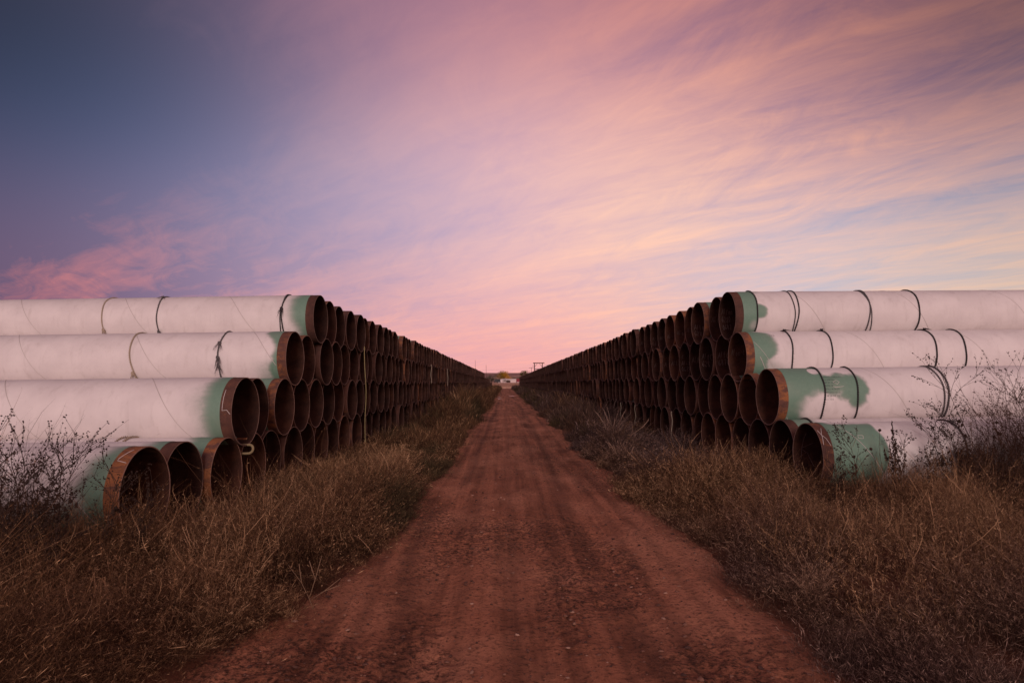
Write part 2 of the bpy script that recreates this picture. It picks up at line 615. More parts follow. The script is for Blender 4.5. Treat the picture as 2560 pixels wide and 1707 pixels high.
def helix(mb, d0, d1, side, dtop, pitch, sgn, r=RC, rad=.0045):
    """raised spiral seam; dtop = distance from the mouth where it crosses the top"""
    pts = []
    n = int((d1 - d0) / .03)
    for i in range(n + 1):
        d_ = d0 + (d1 - d0) * i / n
        th = sgn * 2 * math.pi * (d_ - dtop) / pitch
        pts.append((d_, side * r * math.sin(th), r * math.cos(th)))
    mb.tube(pts, rad, 5)


GLY = {
    'A': [[(0, 0), (.38, 1), (.55, .02)], [(.12, .40), (.55, .36)]],
    'l': [[(.1, 0), (.14, 1)]],
    't': [[(.18, 1), (.14, .1), (.3, 0)], [(-.05, .66), (.38, .68)]],
    'C': [[(.5, .92), (.2, .95), (.02, .5), (.15, .08), (.55, -.06)]],
    '6': [[(.42, 1), (.12, .7), (.02, .3), (.2, 0), (.44, .18), (.36, .44), (.06, .36)]],
    '2': [[(.02, .8), (.25, 1), (.44, .75), (.02, .02), (.5, .06)]],
    '5': [[(.5, 1), (.1, .98), (.06, .55), (.4, .5), (.42, .1), (.02, 0)]],
    '8': [[(.25, .5), (.04, .78), (.25, 1), (.44, .78), (.04, .24), (.25, 0), (.46, .24), (.25, .5)]],
    '7': [[(.02, .95), (.5, 1), (.18, 0)]],
    '0': [[(.25, 1), (.02, .5), (.25, 0), (.48, .5), (.25, 1)]],
    'e': [[(.04, .4), (.4, .5), (.25, .75), (.02, .4), (.2, .02), (.46, .15)]],
    'o': [[(.25, .6), (.04, .3), (.25, 0), (.46, .3), (.25, .6)]],
    'n': [[(.05, .6), (.06, 0)], [(.06, .4), (.3, .62), (.42, .4), (.42, 0)]],
    '-': [[(0, .4), (.45, .44)]],
}


def stroke_path(mb, pts, rad, mapf, sub=4):
    out = []
    for a, b in zip(pts[:-1], pts[1:]):
        for i in range(sub):
            f = i / sub
            out.append(mapf(a[0] + (b[0] - a[0]) * f, a[1] + (b[1] - a[1]) * f))
    out.append(mapf(*pts[-1]))
    mb.tube(out, rad, 4)


def bore_text(parent, lines, side, d0, ang0, hgt, wid, mat, rad=.0045):
    """handwriting on the far inside wall of a pipe; ang0 degrees above the side line"""
    mb = MB()
    for li, txt in enumerate(lines):
        x = d0 + random.uniform(0, .015)
        for ch in txt:
            if ch == ' ':
                x += wid * .5
                continue
            sk = random.uniform(-.08, .08)
            jy = random.uniform(-.1, .1) * hgt
            for st in GLY[ch]:
                def mp(u, v, x=x, li=li):
                    zz = (v * hgt + jy - li * hgt * 1.3)
                    ang = R(ang0) + zz / RI
                    r_ = RI - .002
                    return (x + (u + sk * v) * wid, -side * r_ * math.cos(ang), r_ * math.sin(ang))
                stroke_path(mb, st, rad, mp)
            x += wid * .70
    return mb.build('chalk_writing', M[mat], parent)


def band_mark(parent, strokes, side, r=RO, rad=.004, mat='chalk', name='chalk_mark'):
    """strokes as lists of (distance from mouth, degrees from top toward the photographer)"""
    mb = MB()
    for st in strokes:
        stroke_path(mb, st, rad, lambda d_, a: (d_, side * (r + .001) * math.sin(R(a)), (r + .001) * math.cos(R(a))), 6)
    return mb.build(name, M[mat], parent)


def ordinal(n):
    small = ['', 'first', 'second', 'third', 'fourth', 'fifth', 'sixth', 'seventh', 'eighth', 'ninth', 'tenth', 'eleventh', 'twelfth',
             'thirteenth', 'fourteenth', 'fifteenth', 'sixteenth', 'seventeenth', 'eighteenth', 'nineteenth']
    if n < 20:
        return small[n]
    tens = {2: ('twentieth', 'twenty'), 3: ('thirtieth', 'thirty'), 4: ('fortieth', 'forty'), 5: ('fiftieth', 'fifty')}[n // 10]
    return tens[0] if n % 10 == 0 else tens[1] + '-' + small[n % 10]


ROWNAME = ['bottom row', 'second row up', 'third row up', 'top row']
Y0 = {'left': [6.88, 6.88 + 2.5 * PITCH, 6.88 + 5 * PITCH, 6.88 + 6.5 * PITCH],
      'right': [9.70, 9.70 + 1.5 * PITCH, 9.70 + 3 * PITCH, 9.70 + 3.5 * PITCH]}
YEND = {'left': [188, 184, 150, 118], 'right': [208, 208, 206, 204]}
HERO_X = {('left', 1, 0): -3.47, ('left', 1, 1): -3.66, ('left', 1, 2): -3.55, ('left', 0, 0): -3.57, ('left', 0, 1): -3.63, ('left', 2, 0): -3.53, ('left', 3, 0): -3.48,
          ('right', 0, 0): 4.26, ('right', 1, 0): 4.25, ('right', 2, 0): 4.26, ('right', 3, 0): 4.25, ('right', 0, 1): 4.27,
          ('right', 1, 1): 4.27, ('right', 3, 1): 4.33}
ZOFF = {('left', 0, 0): .09, ('left', 0, 1): .06, ('left', 0, 2): .03, ('left', 0, 3): .02, ('right', 0, 0): .055, ('right', 0, 1): .05,
        ('right', 0, 2): .02, ('right', 1, 0): .06, ('right', 2, 0): -.03, ('right', 3, 0): -.02}
HERO_G = {('left', 3): gL4, ('left', 2): gL3, ('left', 1): gL2, ('left', 0): gL1,
          ('right', 3): gR4, ('right', 2): gR3, ('right', 1): gR2, ('right', 0): gR1}
HERO_LABEL = {
    ('left', 0): 'white pipe at the left end of the bottom row, half hidden by dark weeds',
    ('left', 1): 'white pipe with a chalked L on its steel end, projecting from the left stack',
    ('left', 2): 'white pipe with a knotted grey rope, nearest in third row of left stack',
    ('left', 3): 'topmost near pipe of the left stack, green near its brown steel end',
    ('right', 0): 'pipe with a chalked K on its rusty end, lowest and nearest in right stack',
    ('right', 1): 'pipe with stencilled green patch between two black ropes, second row of right stack',
    ('right', 2): 'pipe with rounded green patch and four ropes, nearest in third row of right stack',
    ('right', 3): 'topmost near pipe of the right stack, black rope at its green edge',
}
SEAM_TOP = {('left', 3): 1.79, ('left', 2): .75, ('left', 1): 1.29, ('left', 0): .9,
            ('right', 3): 2.99, ('right', 2): 1.85, ('right', 1): 1.42, ('right', 0): .20}
end_hi = end_mesh(96)
end_lo = end_mesh(48)
coat_var = {}
for sd_, sg in (('left', 1), ('right', -1)):
    coat_var[sd_] = [coat_mesh(gen_green(20 + 7 * i + (3 if sd_ == 'left' else 0), a), 48, 1.2, .05, side=sg) for i, a in enumerate((.26, .34, .44) if sd_ == 'left' else (.34, .48, .75))]
PIPE = {}
far_specs = []
specs = []
for sd_ in ('left', 'right'):
    for row in range(4):
        k = 0
        y = Y0[sd_][row]
        while y < YEND[sd_][row]:
            specs.append((y, sd_, row, k))
            k += 1
            y = Y0[sd_][row] + k * PITCH
specs.sort()
jit = np.random.default_rng(5)
for idx, (y, sd_, row, k) in enumerate(specs):
    x0 = XL if sd_ == 'left' else XR
    j = float(np.clip(jit.normal(0, .032), -.08, .08)) + (jit.uniform(-.13, .13) if jit.random() < .07 and k > 9 else 0)
    x = HERO_X.get((sd_, row, k), x0 + j)
    z = BASEZ + RO + row * ROWH + (float(jit.normal(0, .006)) if k > 2 else 0)
    z += ZOFF.get((sd_, row, k), 0)
    rz = (math.pi - SPLAY) if sd_ == 'left' else SPLAY
    if idx >= 300:
        far_specs.append((x, y, z, rz))
        continue
    side = 1 if sd_ == 'left' else -1          # local y that faces the photographer
    near = k < 3
    lab = HERO_LABEL.get((sd_, row)) if k == 0 else \
        'white coated pipe, %s from near end in %s of %s stack' % (ordinal(k + 1), ROWNAME[row], sd_)
    t = thing('steel_pipe', (x, y, z), rz, lab, 'pipe', 'coated steel pipes stacked on the %s' % sd_)
    PIPE[(sd_, row, k)] = t
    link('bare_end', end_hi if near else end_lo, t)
    if k == 0:
        me = coat_mesh(HERO_G[(sd_, row)], 144, 2.4, .014, side=side)
    else:
        me = coat_var[sd_][(k * 7 + row * 3 + (k // 3)) % 3]
    link('coating', me, t)
    if near:
        mb = MB()
        helix(mb, BAND + .01, 9.0, side, SEAM_TOP[(sd_, row)] + .37 * k, 2.0, -1 if sd_ == 'left' else 1)
        mb.build('weld_seam', M['seam'], t)

# the pipes beyond the nearest three hundred: one object
th = np.linspace(0, 2 * np.pi, 24, endpoint=False)
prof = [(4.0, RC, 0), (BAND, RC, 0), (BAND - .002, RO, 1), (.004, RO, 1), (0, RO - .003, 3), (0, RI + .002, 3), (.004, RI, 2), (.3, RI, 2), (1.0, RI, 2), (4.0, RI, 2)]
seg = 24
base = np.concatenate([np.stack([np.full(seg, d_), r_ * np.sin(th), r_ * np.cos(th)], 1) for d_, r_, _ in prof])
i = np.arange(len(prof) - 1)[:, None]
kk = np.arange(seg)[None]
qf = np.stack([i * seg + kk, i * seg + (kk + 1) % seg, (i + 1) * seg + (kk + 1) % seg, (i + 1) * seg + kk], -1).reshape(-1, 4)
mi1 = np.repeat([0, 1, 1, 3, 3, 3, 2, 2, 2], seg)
V, Q, MI, GA = [], [], [], []
for n_, (x, y, z, rz) in enumerate(far_specs):
    c_, s_ = math.cos(rz), math.sin(rz)
    p = base.copy()
    p[:, 0], p[:, 1] = base[:, 0] * c_ - base[:, 1] * s_ + x, base[:, 0] * s_ + base[:, 1] * c_ + y
    p[:, 2] += z
    V.append(p)
    Q.append(qf + n_ * len(base))
    MI.append(mi1)
    GA.append((base[:, 0] < .2).astype(float))
far_me = mesh_np('far_steel_pipes', np.concatenate(V), np.concatenate(Q).ravel(), np.full(sum(len(q) for q in Q), 4),
                 [M['coating'], M['rust_band'], M['rust_bore'], M['rim']], attrs={'green': np.concatenate(GA)}, mat_idx=np.concatenate(MI))
tag(link('far_steel_pipes', far_me), 'far run of rusty pipe mouths in both stacks, dwindling to the end of the road', 'pipes', kind='stuff')

# ---- marks on the pipes
random.seed(3)
P = PIPE
band_mark(P[('left', 1, 0)], [[(.118, 50), (.120, 86)], [(.120, 86), (.06, 85), (.015, 92)]], 1)
band_mark(P[('left', 0, 0)], [[(.05, 18), (.12, 38)], [(.12, 40), (.02, 44)]], 1)
band_mark(P[('right', 0, 0)], [[(.022, 36), (.05, 48), (.03, 66)], [(.095, 30), (.048, 47)], [(.048, 47), (.09, 54), (.13, 68)]], -1)


def bore_strokes(parent, side, strokes, mat='chalk_faint', rad=.0028):
    mb = MB()
    for st in strokes:
        stroke_path(mb, st, rad, lambda d_, a: (d_, -side * (RI - .001) * math.cos(R(a)), (RI - .001) * math.sin(R(a))), 5)
    return mb.build('chalk_mark', M[mat], parent)


bore_strokes(P[('right', 0, 0)], -1, [[(.16, 40), (.12, -12)], [(.13, 8), (.30, 18)], [(.13, 6), (.22, -2), (.29, -28)]])
bore_strokes(P[('left', 0, 0)], 1, [[(.20, 28), (.19, -6)], [(.19, -6), (.12, -3), (.06, -6)]])
txt = [('right', 2, 0, ['Alon-e'], 6, 'chalk_faint'), ('right', 2, 1, ['AltC', '6870'], 0, 'chalk'), ('right', 2, 2, ['AltC', '628'], 0, 'chalk'),
       ('right', 2, 3, ['Alto'], -6, 'chalk_faint'), ('right', 2, 4, ['e', 'Al-n', '0628'], 10, 'chalk_faint'), ('right', 2, 5, ['Alt'], -8, 'chalk_faint'),
       ('right', 2, 6, ['Alt'], -10, 'chalk_faint'), ('right', 3, 0, ['Alton', '6280', '0687'], 8, 'chalk_faint'), ('right', 3, 1, ['Alto'], -4, 'chalk_faint'),
       ('right', 3, 2, ['Alto', '628'], -14, 'chalk'), ('right', 3, 3, ['Alton'], -12, 'chalk_faint'), ('right', 3, 4, ['Alo'], -14, 'chalk_faint'),
       ('right', 3, 5, ['Al-o'], -16, 'chalk_faint'), ('right', 3, 6, ['Alt'], -14, 'chalk_faint'), ('right', 3, 7, ['At', '68'], -10, 'chalk_faint'),
       ('right', 2, 7, ['Al'], -8, 'chalk_faint'), ('right', 3, 9, ['Al'], -12, 'chalk_faint')]
for s_, r_, k_, ln, a0, mt in txt:
    bore_text(P[(s_, r_, k_)], ln, -1, .05, a0, .12, .085 if len(ln[0]) < 5 else .065, 'chalk_faint', .0038 if mt == 'chalk' else .003)

# stencilled lines of small print on the green patch of the second-row right pipe
fnt = []
lines = ['36.00 IN O.D. X 0.465 IN W.T.', 'API 5L X70M PSL2', 'HEAT NO.  A 6 28', 'COATED  FBE', 'TOTAL L  IN CM 1212', 'UNIT 12 D.2.1  N 1 - 0', '1 628  1A  ONE  17 0', '2  1 1  10 16']
mb = MB()
for li, tx in enumerate(lines):
    cu = bpy.data.curves.new('print', 'FONT')
    cu.body = tx
    cu.size = .040
    cu.resolution_u = 2
    tmp = bpy.data.objects.new('print', cu)
    COL.objects.link(tmp)
    me = tmp.to_mesh()
    vs = []
    for v_ in me.vertices:
        ang = R(50) + li * .040 / .457 * 1.32 - v_.co.y / RC
        vs.append((.74 + v_.co.x * .62, -(RC + .0015) * math.sin(ang), (RC + .0015) * math.cos(ang)))
    mb.add(vs, [tuple(p.vertices) for p in me.polygons])
    tmp.to_mesh_clear()
    bpy.data.objects.remove(tmp)
    bpy.data.curves.remove(cu)
mb.build('stencilled_print', M['stencil'], P[('right', 1, 0)], smooth=False)
band_mark(P[('right', 1, 0)], [[(.90, 60), (.96, 56), (1.0, 60), (.96, 65), (.90, 60)], [(.88, 69), (.92, 72), (1.06, 69)], [(.90, 71), (1.03, 70)]], -1, RC, .003, 'chalk', 'chalk_scrawl')
band_mark(P[('right', 2, 0)], [[(.50, 33), (.50, 39), (.58, 40), (.58, 34), (.50, 33)], [(.52, 36), (.55, 37)]], -1, RC, .002, 'stencil', 'stencil_mark')
band_mark(P[('right', 2, 0)], [[(.24, 92), (.37, 126)]], -1, RC, .006, 'chalk', 'paint_run')
band_mark(P[('right', 0, 0)], [[(.62, 50), (.61, 56), (.54, 55), (.55, 49), (.62, 50)]], -1, RC, .003, 'chalk', 'paint_scrape')


# ---- ropes wound round the pipes
def rope(parent_key, d, tilt, style, label, thick=.016, loops=1, knot=None, ends=2, gap=.05, part=None):
    pp = P[parent_key]
    side = 1 if parent_key[0] == 'left' else -1
    t = thing('spacer_rope', (0, 0, 0), 0, label, 'rope', 'ropes wound round the pipes')
    t.matrix_world = Matrix.Translation(pp.location) @ Matrix.Rotation(pp.rotation_euler.z, 4, 'Z') @ Matrix.Translation((d, 0, 0))
    mb = MB()
    n = 180
    rr = RC + thick * .70
    seedv = random.uniform(0, 99)
    for lp in range(loops):
        off = lp * gap
        tl = tilt * (1 - 1.6 * lp)
        for st in range(2):
            pts = []
            a0, a1 = (0, 2 * math.pi) if part is None else (R(part[0]), R(part[1]))
            closed = part is None
            cnt = n if closed else n // 3
            for i_ in range(cnt):
                th_ = a0 + (a1 - a0) * i_ / (cnt if closed else cnt - 1)
                ph = i_ * (2 * math.pi * 40 / n) + st * math.pi
                wob = .010 * math.sin(2 * th_ + seedv) + .006 * math.sin(5 * th_ + seedv * 2)
                x_ = off + tl * math.cos(th_) + wob + .5 * thick * math.cos(ph)
                r_ = rr + .5 * thick * math.sin(ph)
                pts.append((x_, side * r_ * math.sin(th_), r_ * math.cos(th_)))
            mb.tube(pts, thick * (.50 if lp == 0 else .34), 5, closed=closed)
    fz = []                                                         # loose fibres standing off the rope
    for i_ in range(150 if style != 'rope_pale' else 40):
        th_ = random.uniform(0, 2 * math.pi) if part is None else random.uniform(R(part[0]), R(part[1]))
        x_ = tilt * math.cos(th_) + random.uniform(-.008, .008)
        p0 = Vector((x_, side * rr * math.sin(th_), rr * math.cos(th_)))
        dv = Vector((random.uniform(-1, 1), side * math.sin(th_) * random.uniform(.2, 1), math.cos(th_) * random.uniform(.2, 1))).normalized()
        mb.tube([p0, p0 + dv * random.uniform(.008, .022)], [.0018, .0007], 3, cap=False)
    o = mb.build('rope_coil', M[style], t)
    if knot is not None:
        for kn in (knot if isinstance(knot, (list, tuple)) else [knot]):
            kb = MB()
            a = R(kn)
            c = Vector((tilt * math.cos(a), side * (rr + thick) * math.sin(a), (rr + thick) * math.cos(a)))
            rad_ = Vector((0, side * math.sin(a), math.cos(a)))
            tan_ = Vector((0, side * math.cos(a), -math.sin(a)))
            ax = Vector((1, 0, 0))
            pts = []
            for i_ in range(28):
                q = i_ / 27 * 2 * math.pi * 1.8
                pts.append(c + ax * (.018 * math.cos(q)) + tan_ * (.026 * math.sin(q * .9)) + rad_ * (.012 * math.sin(2 * q)))
            kb.tube(pts, thick * .75, 5)
            kb.build('knot', M[style], t)
            fb = MB()
            for e_ in range(ends):
                dirx = (-1, 1)[e_ % 2] * random.uniform(.5, 1)
                for f_ in range(5):
                    pts = [c.copy()]
                    dv = ax * dirx * .024 + tan_ * random.uniform(.0, .03) + rad_ * .004
                    for s2 in range(1, 5):
                        pts.append(pts[-1] + dv * random.uniform(.5, .9) + tan_ * .010 * s2 + Vector((random.uniform(-.006, .006), 0, random.uniform(-.006, .006))))
                    fb.tube(pts, [thick * .4, thick * .32, thick * .22, thick * .15, .001], 4)
            fb.build('frayed_end', M[style], t)
    return t


random.seed(21)
rope(('left', 3, 0), .58, .03, 'rope_dark', 'thick black rope beside the green end of the top left pipe', .016, 2, [70], 2, .025)
rope(('left', 3, 0), 2.90, .05, 'rope_grey', 'greyish knotted rope on the top left pipe, middle of its three ropes', .014, 1, [22, 118])
rope(('left', 3, 0), 3.92, .05, 'rope_pale', 'pale rope farthest left on the top left pipe', .014, 1, 112)
rope(('left', 2, 0), 1.10, .02, 'rope_grey', 'grey rope with three tangled knots beside the green-ended left pipe', .015, 1, [58, 88, 104], 2)
rope(('left', 2, 0), 2.55, .06, 'rope_pale', 'pale rope with a low knot at left on the third-row pipe', .015, 1, 118)
rope(('left', 0, 2), 1.20, .02, 'rope_pale', 'pale rope showing above the bottom left pipe', .018, 2, None, 2, .13)
rope(('right', 3, 0), .40, .015, 'rope_dark', 'black rope along the green edge of the top right pipe', .016, 1)
rope(('right', 3, 0), 1.18, .03, 'rope_dark', 'dark doubled rope, second from the mouth on the top right pipe', .015, 2, None, 2, -.07)
rope(('right', 3, 0), 2.53, .05, 'rope_grey', 'grey doubled rope, third from the mouth on the top right pipe', .015, 2, None, 2, .03)
rope(('right', 3, 0), 3.48, .02, 'rope_dark', 'dark rope farthest right on the top right pipe', .017, 1)
rope(('right', 2, 0), .84, .015, 'rope_dark', 'black rope knotted at the top, nearest the rounded green patch', .016, 1, 12)
rope(('right', 2, 0), 1.55, .02, 'rope_dark', 'dark rope second from the mouth on the third-row right pipe', .016, 1, 8, 1)
rope(('right', 2, 0), 3.46, .03, 'rope_dark', 'thick black rope with frayed knot at far right of third row', .017, 1, 14)
rope(('right', 2, 0), 4.02, .02, 'rope_dark', 'black rope farthest right on the third-row right pipe', .017, 1)
rope(('right', 1, 0), .73, .015, 'rope_dark', 'black rope left of the stencilled green patch', .016, 1)
rope(('right', 1, 0), 1.27, .015, 'rope_dark', 'black rope crossing the stencilled green patch', .016, 1)
rope(('right', 1, 0), 2.72, .02, 'rope_grey', 'grey doubled rope behind the tall weeds on the second-row right pipe', .018, 2, None, 2, -.07)
rope(('right', 0, 0), 2.0, .02, 'rope_grey', 'grey rope on the lowest right pipe, partly hidden by weeds', .017, 1, 20, 1)
rope(('right', 0, 1), .38, .01, 'rope_dark', 'dark rope on the bottom pipe just behind the chalked K', .018, 1)

# rubber loop poking out below the projecting left pipe
q = P[('left', 1, 0)]
t = thing('rope_loop', (q.location.x, q.location.y, q.location.z - RO), 0, 'flattened dull yellow loop hanging under the pipe with the chalked L', 'loop')
mb = MB()
pts = []
for i_ in range(40):
    a = -math.pi * .5 + 2 * math.pi * i_ / 40
    cx_ = .05 if math.cos(a) > 0 else -.16
    pts.append((cx_ + .055 * math.cos(a) - .02, .02 * math.sin(a * 1) + .03, -.045 + .055 * math.sin(a)))
mb.tube(pts, .017, 7, closed=True)
mb.build('loop', M['strap'], t)

# ropes and straps hanging down the faces of the stacks
def hang(side, y, z0, z1, mat, label, kink=.05, rad=.012, xo=.06):
    x = (XL + .09 + xo) if side == 'left' else (XR - .09 - xo)
    mb = MB()
    n = 14
    pts = []
    for i_ in range(n + 1):
        f = i_ / n
        pts.append((x + .015 * math.sin(f * 9 + y), y + kink * math.sin(f * 5.0 + y) * (1 - f) + .01 * math.sin(17 * f), z0 + (z1 - z0) * f))
    mb.tube(pts, rad, 5)
    return tag(mb.build('hanging_rope', M[mat]), label, 'rope', 'ropes hanging down the stacks')


hang('left', 16.7, 2.66, .12, 'rope_yellow', 'pale yellow rope hanging down the left stack from its top row', .07, .010)
hang('left', 31.5, 2.62, 1.75, 'rope_pale', 'pale rope dangling far along the left stack, nearer of the far pair', .03, .016)
hang('left', 40.5, 2.6, 1.6, 'rope_pale', 'pale rope dangling far along the left stack, beyond the taller yellow one', .03, .018)
hang('right', 17.0, .98, .25, 'rope_pale', 'pale hooked rope end over the right bottom row, nearest the camera', .04, .013)
hang('right', 21.8, .98, .35, 'rope_pale', 'pale hooked rope end over the right bottom row, middle one of three', .04, .014)
hang('right', 24.5, .98, .3, 'rope_pale', 'pale hooked rope end over the right bottom row, farthest of three', .04, .014)

# timbers the stacks lie on
for sgn, x0, y0, who in ((-1, -4.3, 6.1, 'left'), (-1, -8.2, 6.3, 'left'), (1, 5.1, 9.2, 'right'), (1, 9.2, 9.4, 'right')):
    mb = MB()
    mb.box((x0, y0 + 4.0, BASEZ / 2 - .01), (.28, 8.4, BASEZ + .02))
    far_ = 'nearer the road' if abs(x0) < 6 else 'away from the road'
    tag(mb.build('timber_skid', M['timber'], smooth=False), 'dark timber under the bottom pipes of the %s stack, %s' % (who, far_), 'timber', 'timbers under the stacks')

# ================================================================ ground and road
def rd_edge(x, y):
    """signed distance inside the road"""
    l = -1.70 + .38 * sstep(6.5, 10.5, y) + .13 * (fbm(y * 2.6, 1.3, 0, 3) - .5) * 2 + .32 * (fbm(y * .45, 4.1, 0, 3) - .5) * 2 - .25 * np.exp(-((y - 4.0) / 1.6) ** 2)
    r = 1.95 + .13 * (fbm(y * 2.4, 2.3, 0, 3) - .5) * 2 + .30 * (fbm(y * .40, 9.7, 0, 3) - .5) * 2
    return np.minimum(x - l, r - x)


def terrain(x, y):
    z = -.28 * sstep(.12, .5, rd_edge(x, y)) * (1 - sstep(204, 210, y)) - .02 + .05 * (fbm(x * .35, y * .35, 3.0, 3) - .5)
    z = z + sstep(212, 400, y) * 1.75 + sstep(430, 1500, y) * 3.0
    z = z + .06 * np.exp(-((x + 2.4) / .7) ** 2) + .06 * np.exp(-((x - 3.1) / .7) ** 2)
    return z


def road_h(x, y):
    e = rd_edge(x, y)
    z = .010 - .16 * (1 - sstep(-.35, .18, e))
    for c_, wd, dp in ((-.62, .30, .040), (1.05, .30, .035), (.10, .22, .018)):
        cc = c_ + .18 * (fbm(y * .12, c_ * 7, 0, 2) - .5) * 2
        z = z - dp * np.exp(-((x - cc) / wd) ** 2) * (.5 + fbm(y * .5, c_, 1, 2))
    z = z + .050 * (fbm(x * 1.1, y * .5, 1.7, 4) - .5)
    z = z + .030 * (fbm(x * 5, y * 2.5, 2.2, 3) - .5) + .022 * (fbm(x * 6.5, y * .35, 6.2, 3) - .5)
    gr = fbm(x * 1.2 + 3, y * .5, 8.8, 3)
    z = z + (.008 + .020 * sstep(.45, .65, gr)) * (fbm(x * 17, y * 15, 5.2, 2) - .5) * 2
    return z


def rut(x, y):
    o = 0
    for c_, wd, st in ((-.66, .11, 1.0), (-.92, .06, .7), (.92, .11, .9), (1.18, .06, .6), (.06, .07, .6), (.40, .06, .5), (-.35, .05, .5), (.66, .05, .5), (-1.2, .05, .5), (1.5, .06, .5)):
        cc = c_ + .20 * (fbm(y * .10, c_ * 7, 0, 2) - .5) * 2 - .35 * np.exp(-((y - 8) / 3.0) ** 2) * (c_ < -.5)
        o = o + st * np.exp(-((x - cc) / wd) ** 2) * sstep(.30, .60, fbm(y * .35, c_ * 3, 1, 3) + .15)
    return np.clip(o, 0, 1)


def clod(x, y):
    return sstep(.50, .64, fbm(x * 1.2 + 3, y * .5, 8.8, 3))


def grid_obj(name, xs, ys, zf, mat, kind, attr=None):
    X, Y = np.meshgrid(xs, ys)
    Z = zf(X, Y)
    vs = np.stack([X.ravel(), Y.ravel(), Z.ravel()], 1)
    nx, ny = len(xs), len(ys)
    j, i_ = np.meshgrid(np.arange(ny - 1), np.arange(nx - 1), indexing='ij')
    a = (j * nx + i_).ravel()
    q = np.stack([a, a + 1, a + nx + 1, a + nx], 1)
    return tag(link(name, mesh_np(name, vs, q.ravel(), np.full(len(q), 4), mat, attrs={k_: f_(X, Y).ravel() for k_, f_ in (attr or {}).items()})), kind=kind)


# soil
m, gg, bs = material('dry_soil', .95, .1)
pos = gg.n('ShaderNodeNewGeometry', out=0)
sp = gg.n('ShaderNodeSeparateXYZ', {0: pos}).node.outputs
n_ = gg.noise(pos, 1.3, 6, .6)
c = gg.mix(gg.maprange(n_, .3, .7), (.080, .031, .018), (.20, .080, .046))
fieldn = gg.noise(gg.v('MULTIPLY', pos, (.02, .05, 0)), 1.0, 6, .6)
fc = gg.mix(gg.maprange(fieldn, .4, .6), (.44, .24, .165), (.60, .36, .25))
fc = gg.mix(gg.maprange(gg.m('ADD', sp[1], gg.m('MULTIPLY', fieldn, 60)), 275, 300), (.80, .50, .33), fc)
far = gg.maprange(gg.m('ADD', sp[1], gg.m('MULTIPLY', n_, 8)), 196, 206)
c = gg.mix(far, c, fc)
setc(gg, bs, c, gg.noise(pos, 18, 6, .7), .6, .03)
M['soil'] = m
# road dirt
m, gg, bs = material('red_dirt', .92, .18)
pos = gg.n('ShaderNodeNewGeometry', out=0)
lng = gg.m('ADD', gg.m('MULTIPLY', gg.noise(gg.v('MULTIPLY', pos, (5.2, .085, 1)), 1.0, 5, .62, .5), .6), gg.m('MULTIPLY', gg.noise(gg.v('MULTIPLY', pos, (2.4, .8, 1)), 1.0, 7, .68, .6), .4))
pat = gg.noise(gg.v('MULTIPLY', pos, (.9, .45, 1)), 1.0, 6, .62, .4)
fin = gg.noise(pos, 26, 6, .72)
rutf = gg.n('ShaderNodeAttribute', out=2, attribute_name='rut')
clodf = gg.n('ShaderNodeAttribute', out=2, attribute_name='clod')
grit = gg.noise(pos, 90, 3, .7)
c = gg.mix(gg.maprange(lng, .36, .62), (.23, .082, .043), (.56, .218, .120))
c = gg.mix(gg.m('MULTIPLY', gg.maprange(pat, .44, .66), .75), c, (.68, .30, .175))
c = gg.mix(gg.m('MULTIPLY', rutf, .50), c, (.075, .029, .019))
c = gg.mix(gg.m('MULTIPLY', clodf, gg.maprange(fin, .40, .62, 0, .75)), c, (.060, .026, .018))
c = gg.mix(gg.maprange(fin, .47, .70, 0, .85), c, (.055, .023, .015))
c = gg.mix(gg.maprange(grit, .58, .72, 0, .45), c, (.42, .21, .14))
hgt = gg.m('ADD', gg.m('MULTIPLY', fin, 1.0), gg.m('MULTIPLY', grit, .5))
setc(gg, bs, c, hgt, 1.0, .03)
M['dirt'] = m

xs = np.concatenate([[-6000, -2500, -900, -300, -100, -40, -20], np.arange(-12, 12.01, .25), [20, 40, 100, 300, 900, 2500, 6000]])
ys = np.concatenate([[-400, -100, -30, -10], np.arange(-4, 40, .25), np.arange(40, 230, 2.0), np.arange(230, 460, 10), [500, 700, 1000, 1500, 2500, 4500, 9000]])
grid_obj('ground', xs, ys, terrain, M['soil'], 'structure')
xs = np.arange(-2.7, 3.01, .035)
ys = np.concatenate([np.arange(-6, 2.4, .4), np.arange(2.4, 11, .035), np.arange(11, 24, .09), np.arange(24, 60, .3), np.arange(60, 208, 1.2)])
grid_obj('dirt_road', xs, ys, road_h, M['dirt'], 'structure', {'rut': rut, 'clod': clod})

# puddles far down the road
m, gg, bs = material('puddle_water', .04, .5)
setc(gg, bs, (.03, .02, .018))
bs.inputs['IOR'].default_value = 1.33
M['water'] = m


def puddle(x, y, rx, ry, seed):
    mb = MB()
    vs, n = [], 28
    for i_ in range(n):
        a = 2 * math.pi * i_ / n
        k = 1 + .25 * math.sin(2 * a + seed) + .15 * math.sin(5 * a + seed * 3)
        vs.append((x + rx * k * math.cos(a), y + ry * k * math.sin(a), .062))
    mb.add(vs, [tuple(range(n))])
    return tag(mb.build('puddle', M['water'], smooth=False), kind='structure')


puddle(-.62, 73, .20, 1.3, 1.0)
puddle(-.66, 80, .20, 1.2, 2.0)
puddle(.80, 86, .36, .7, 3.0)

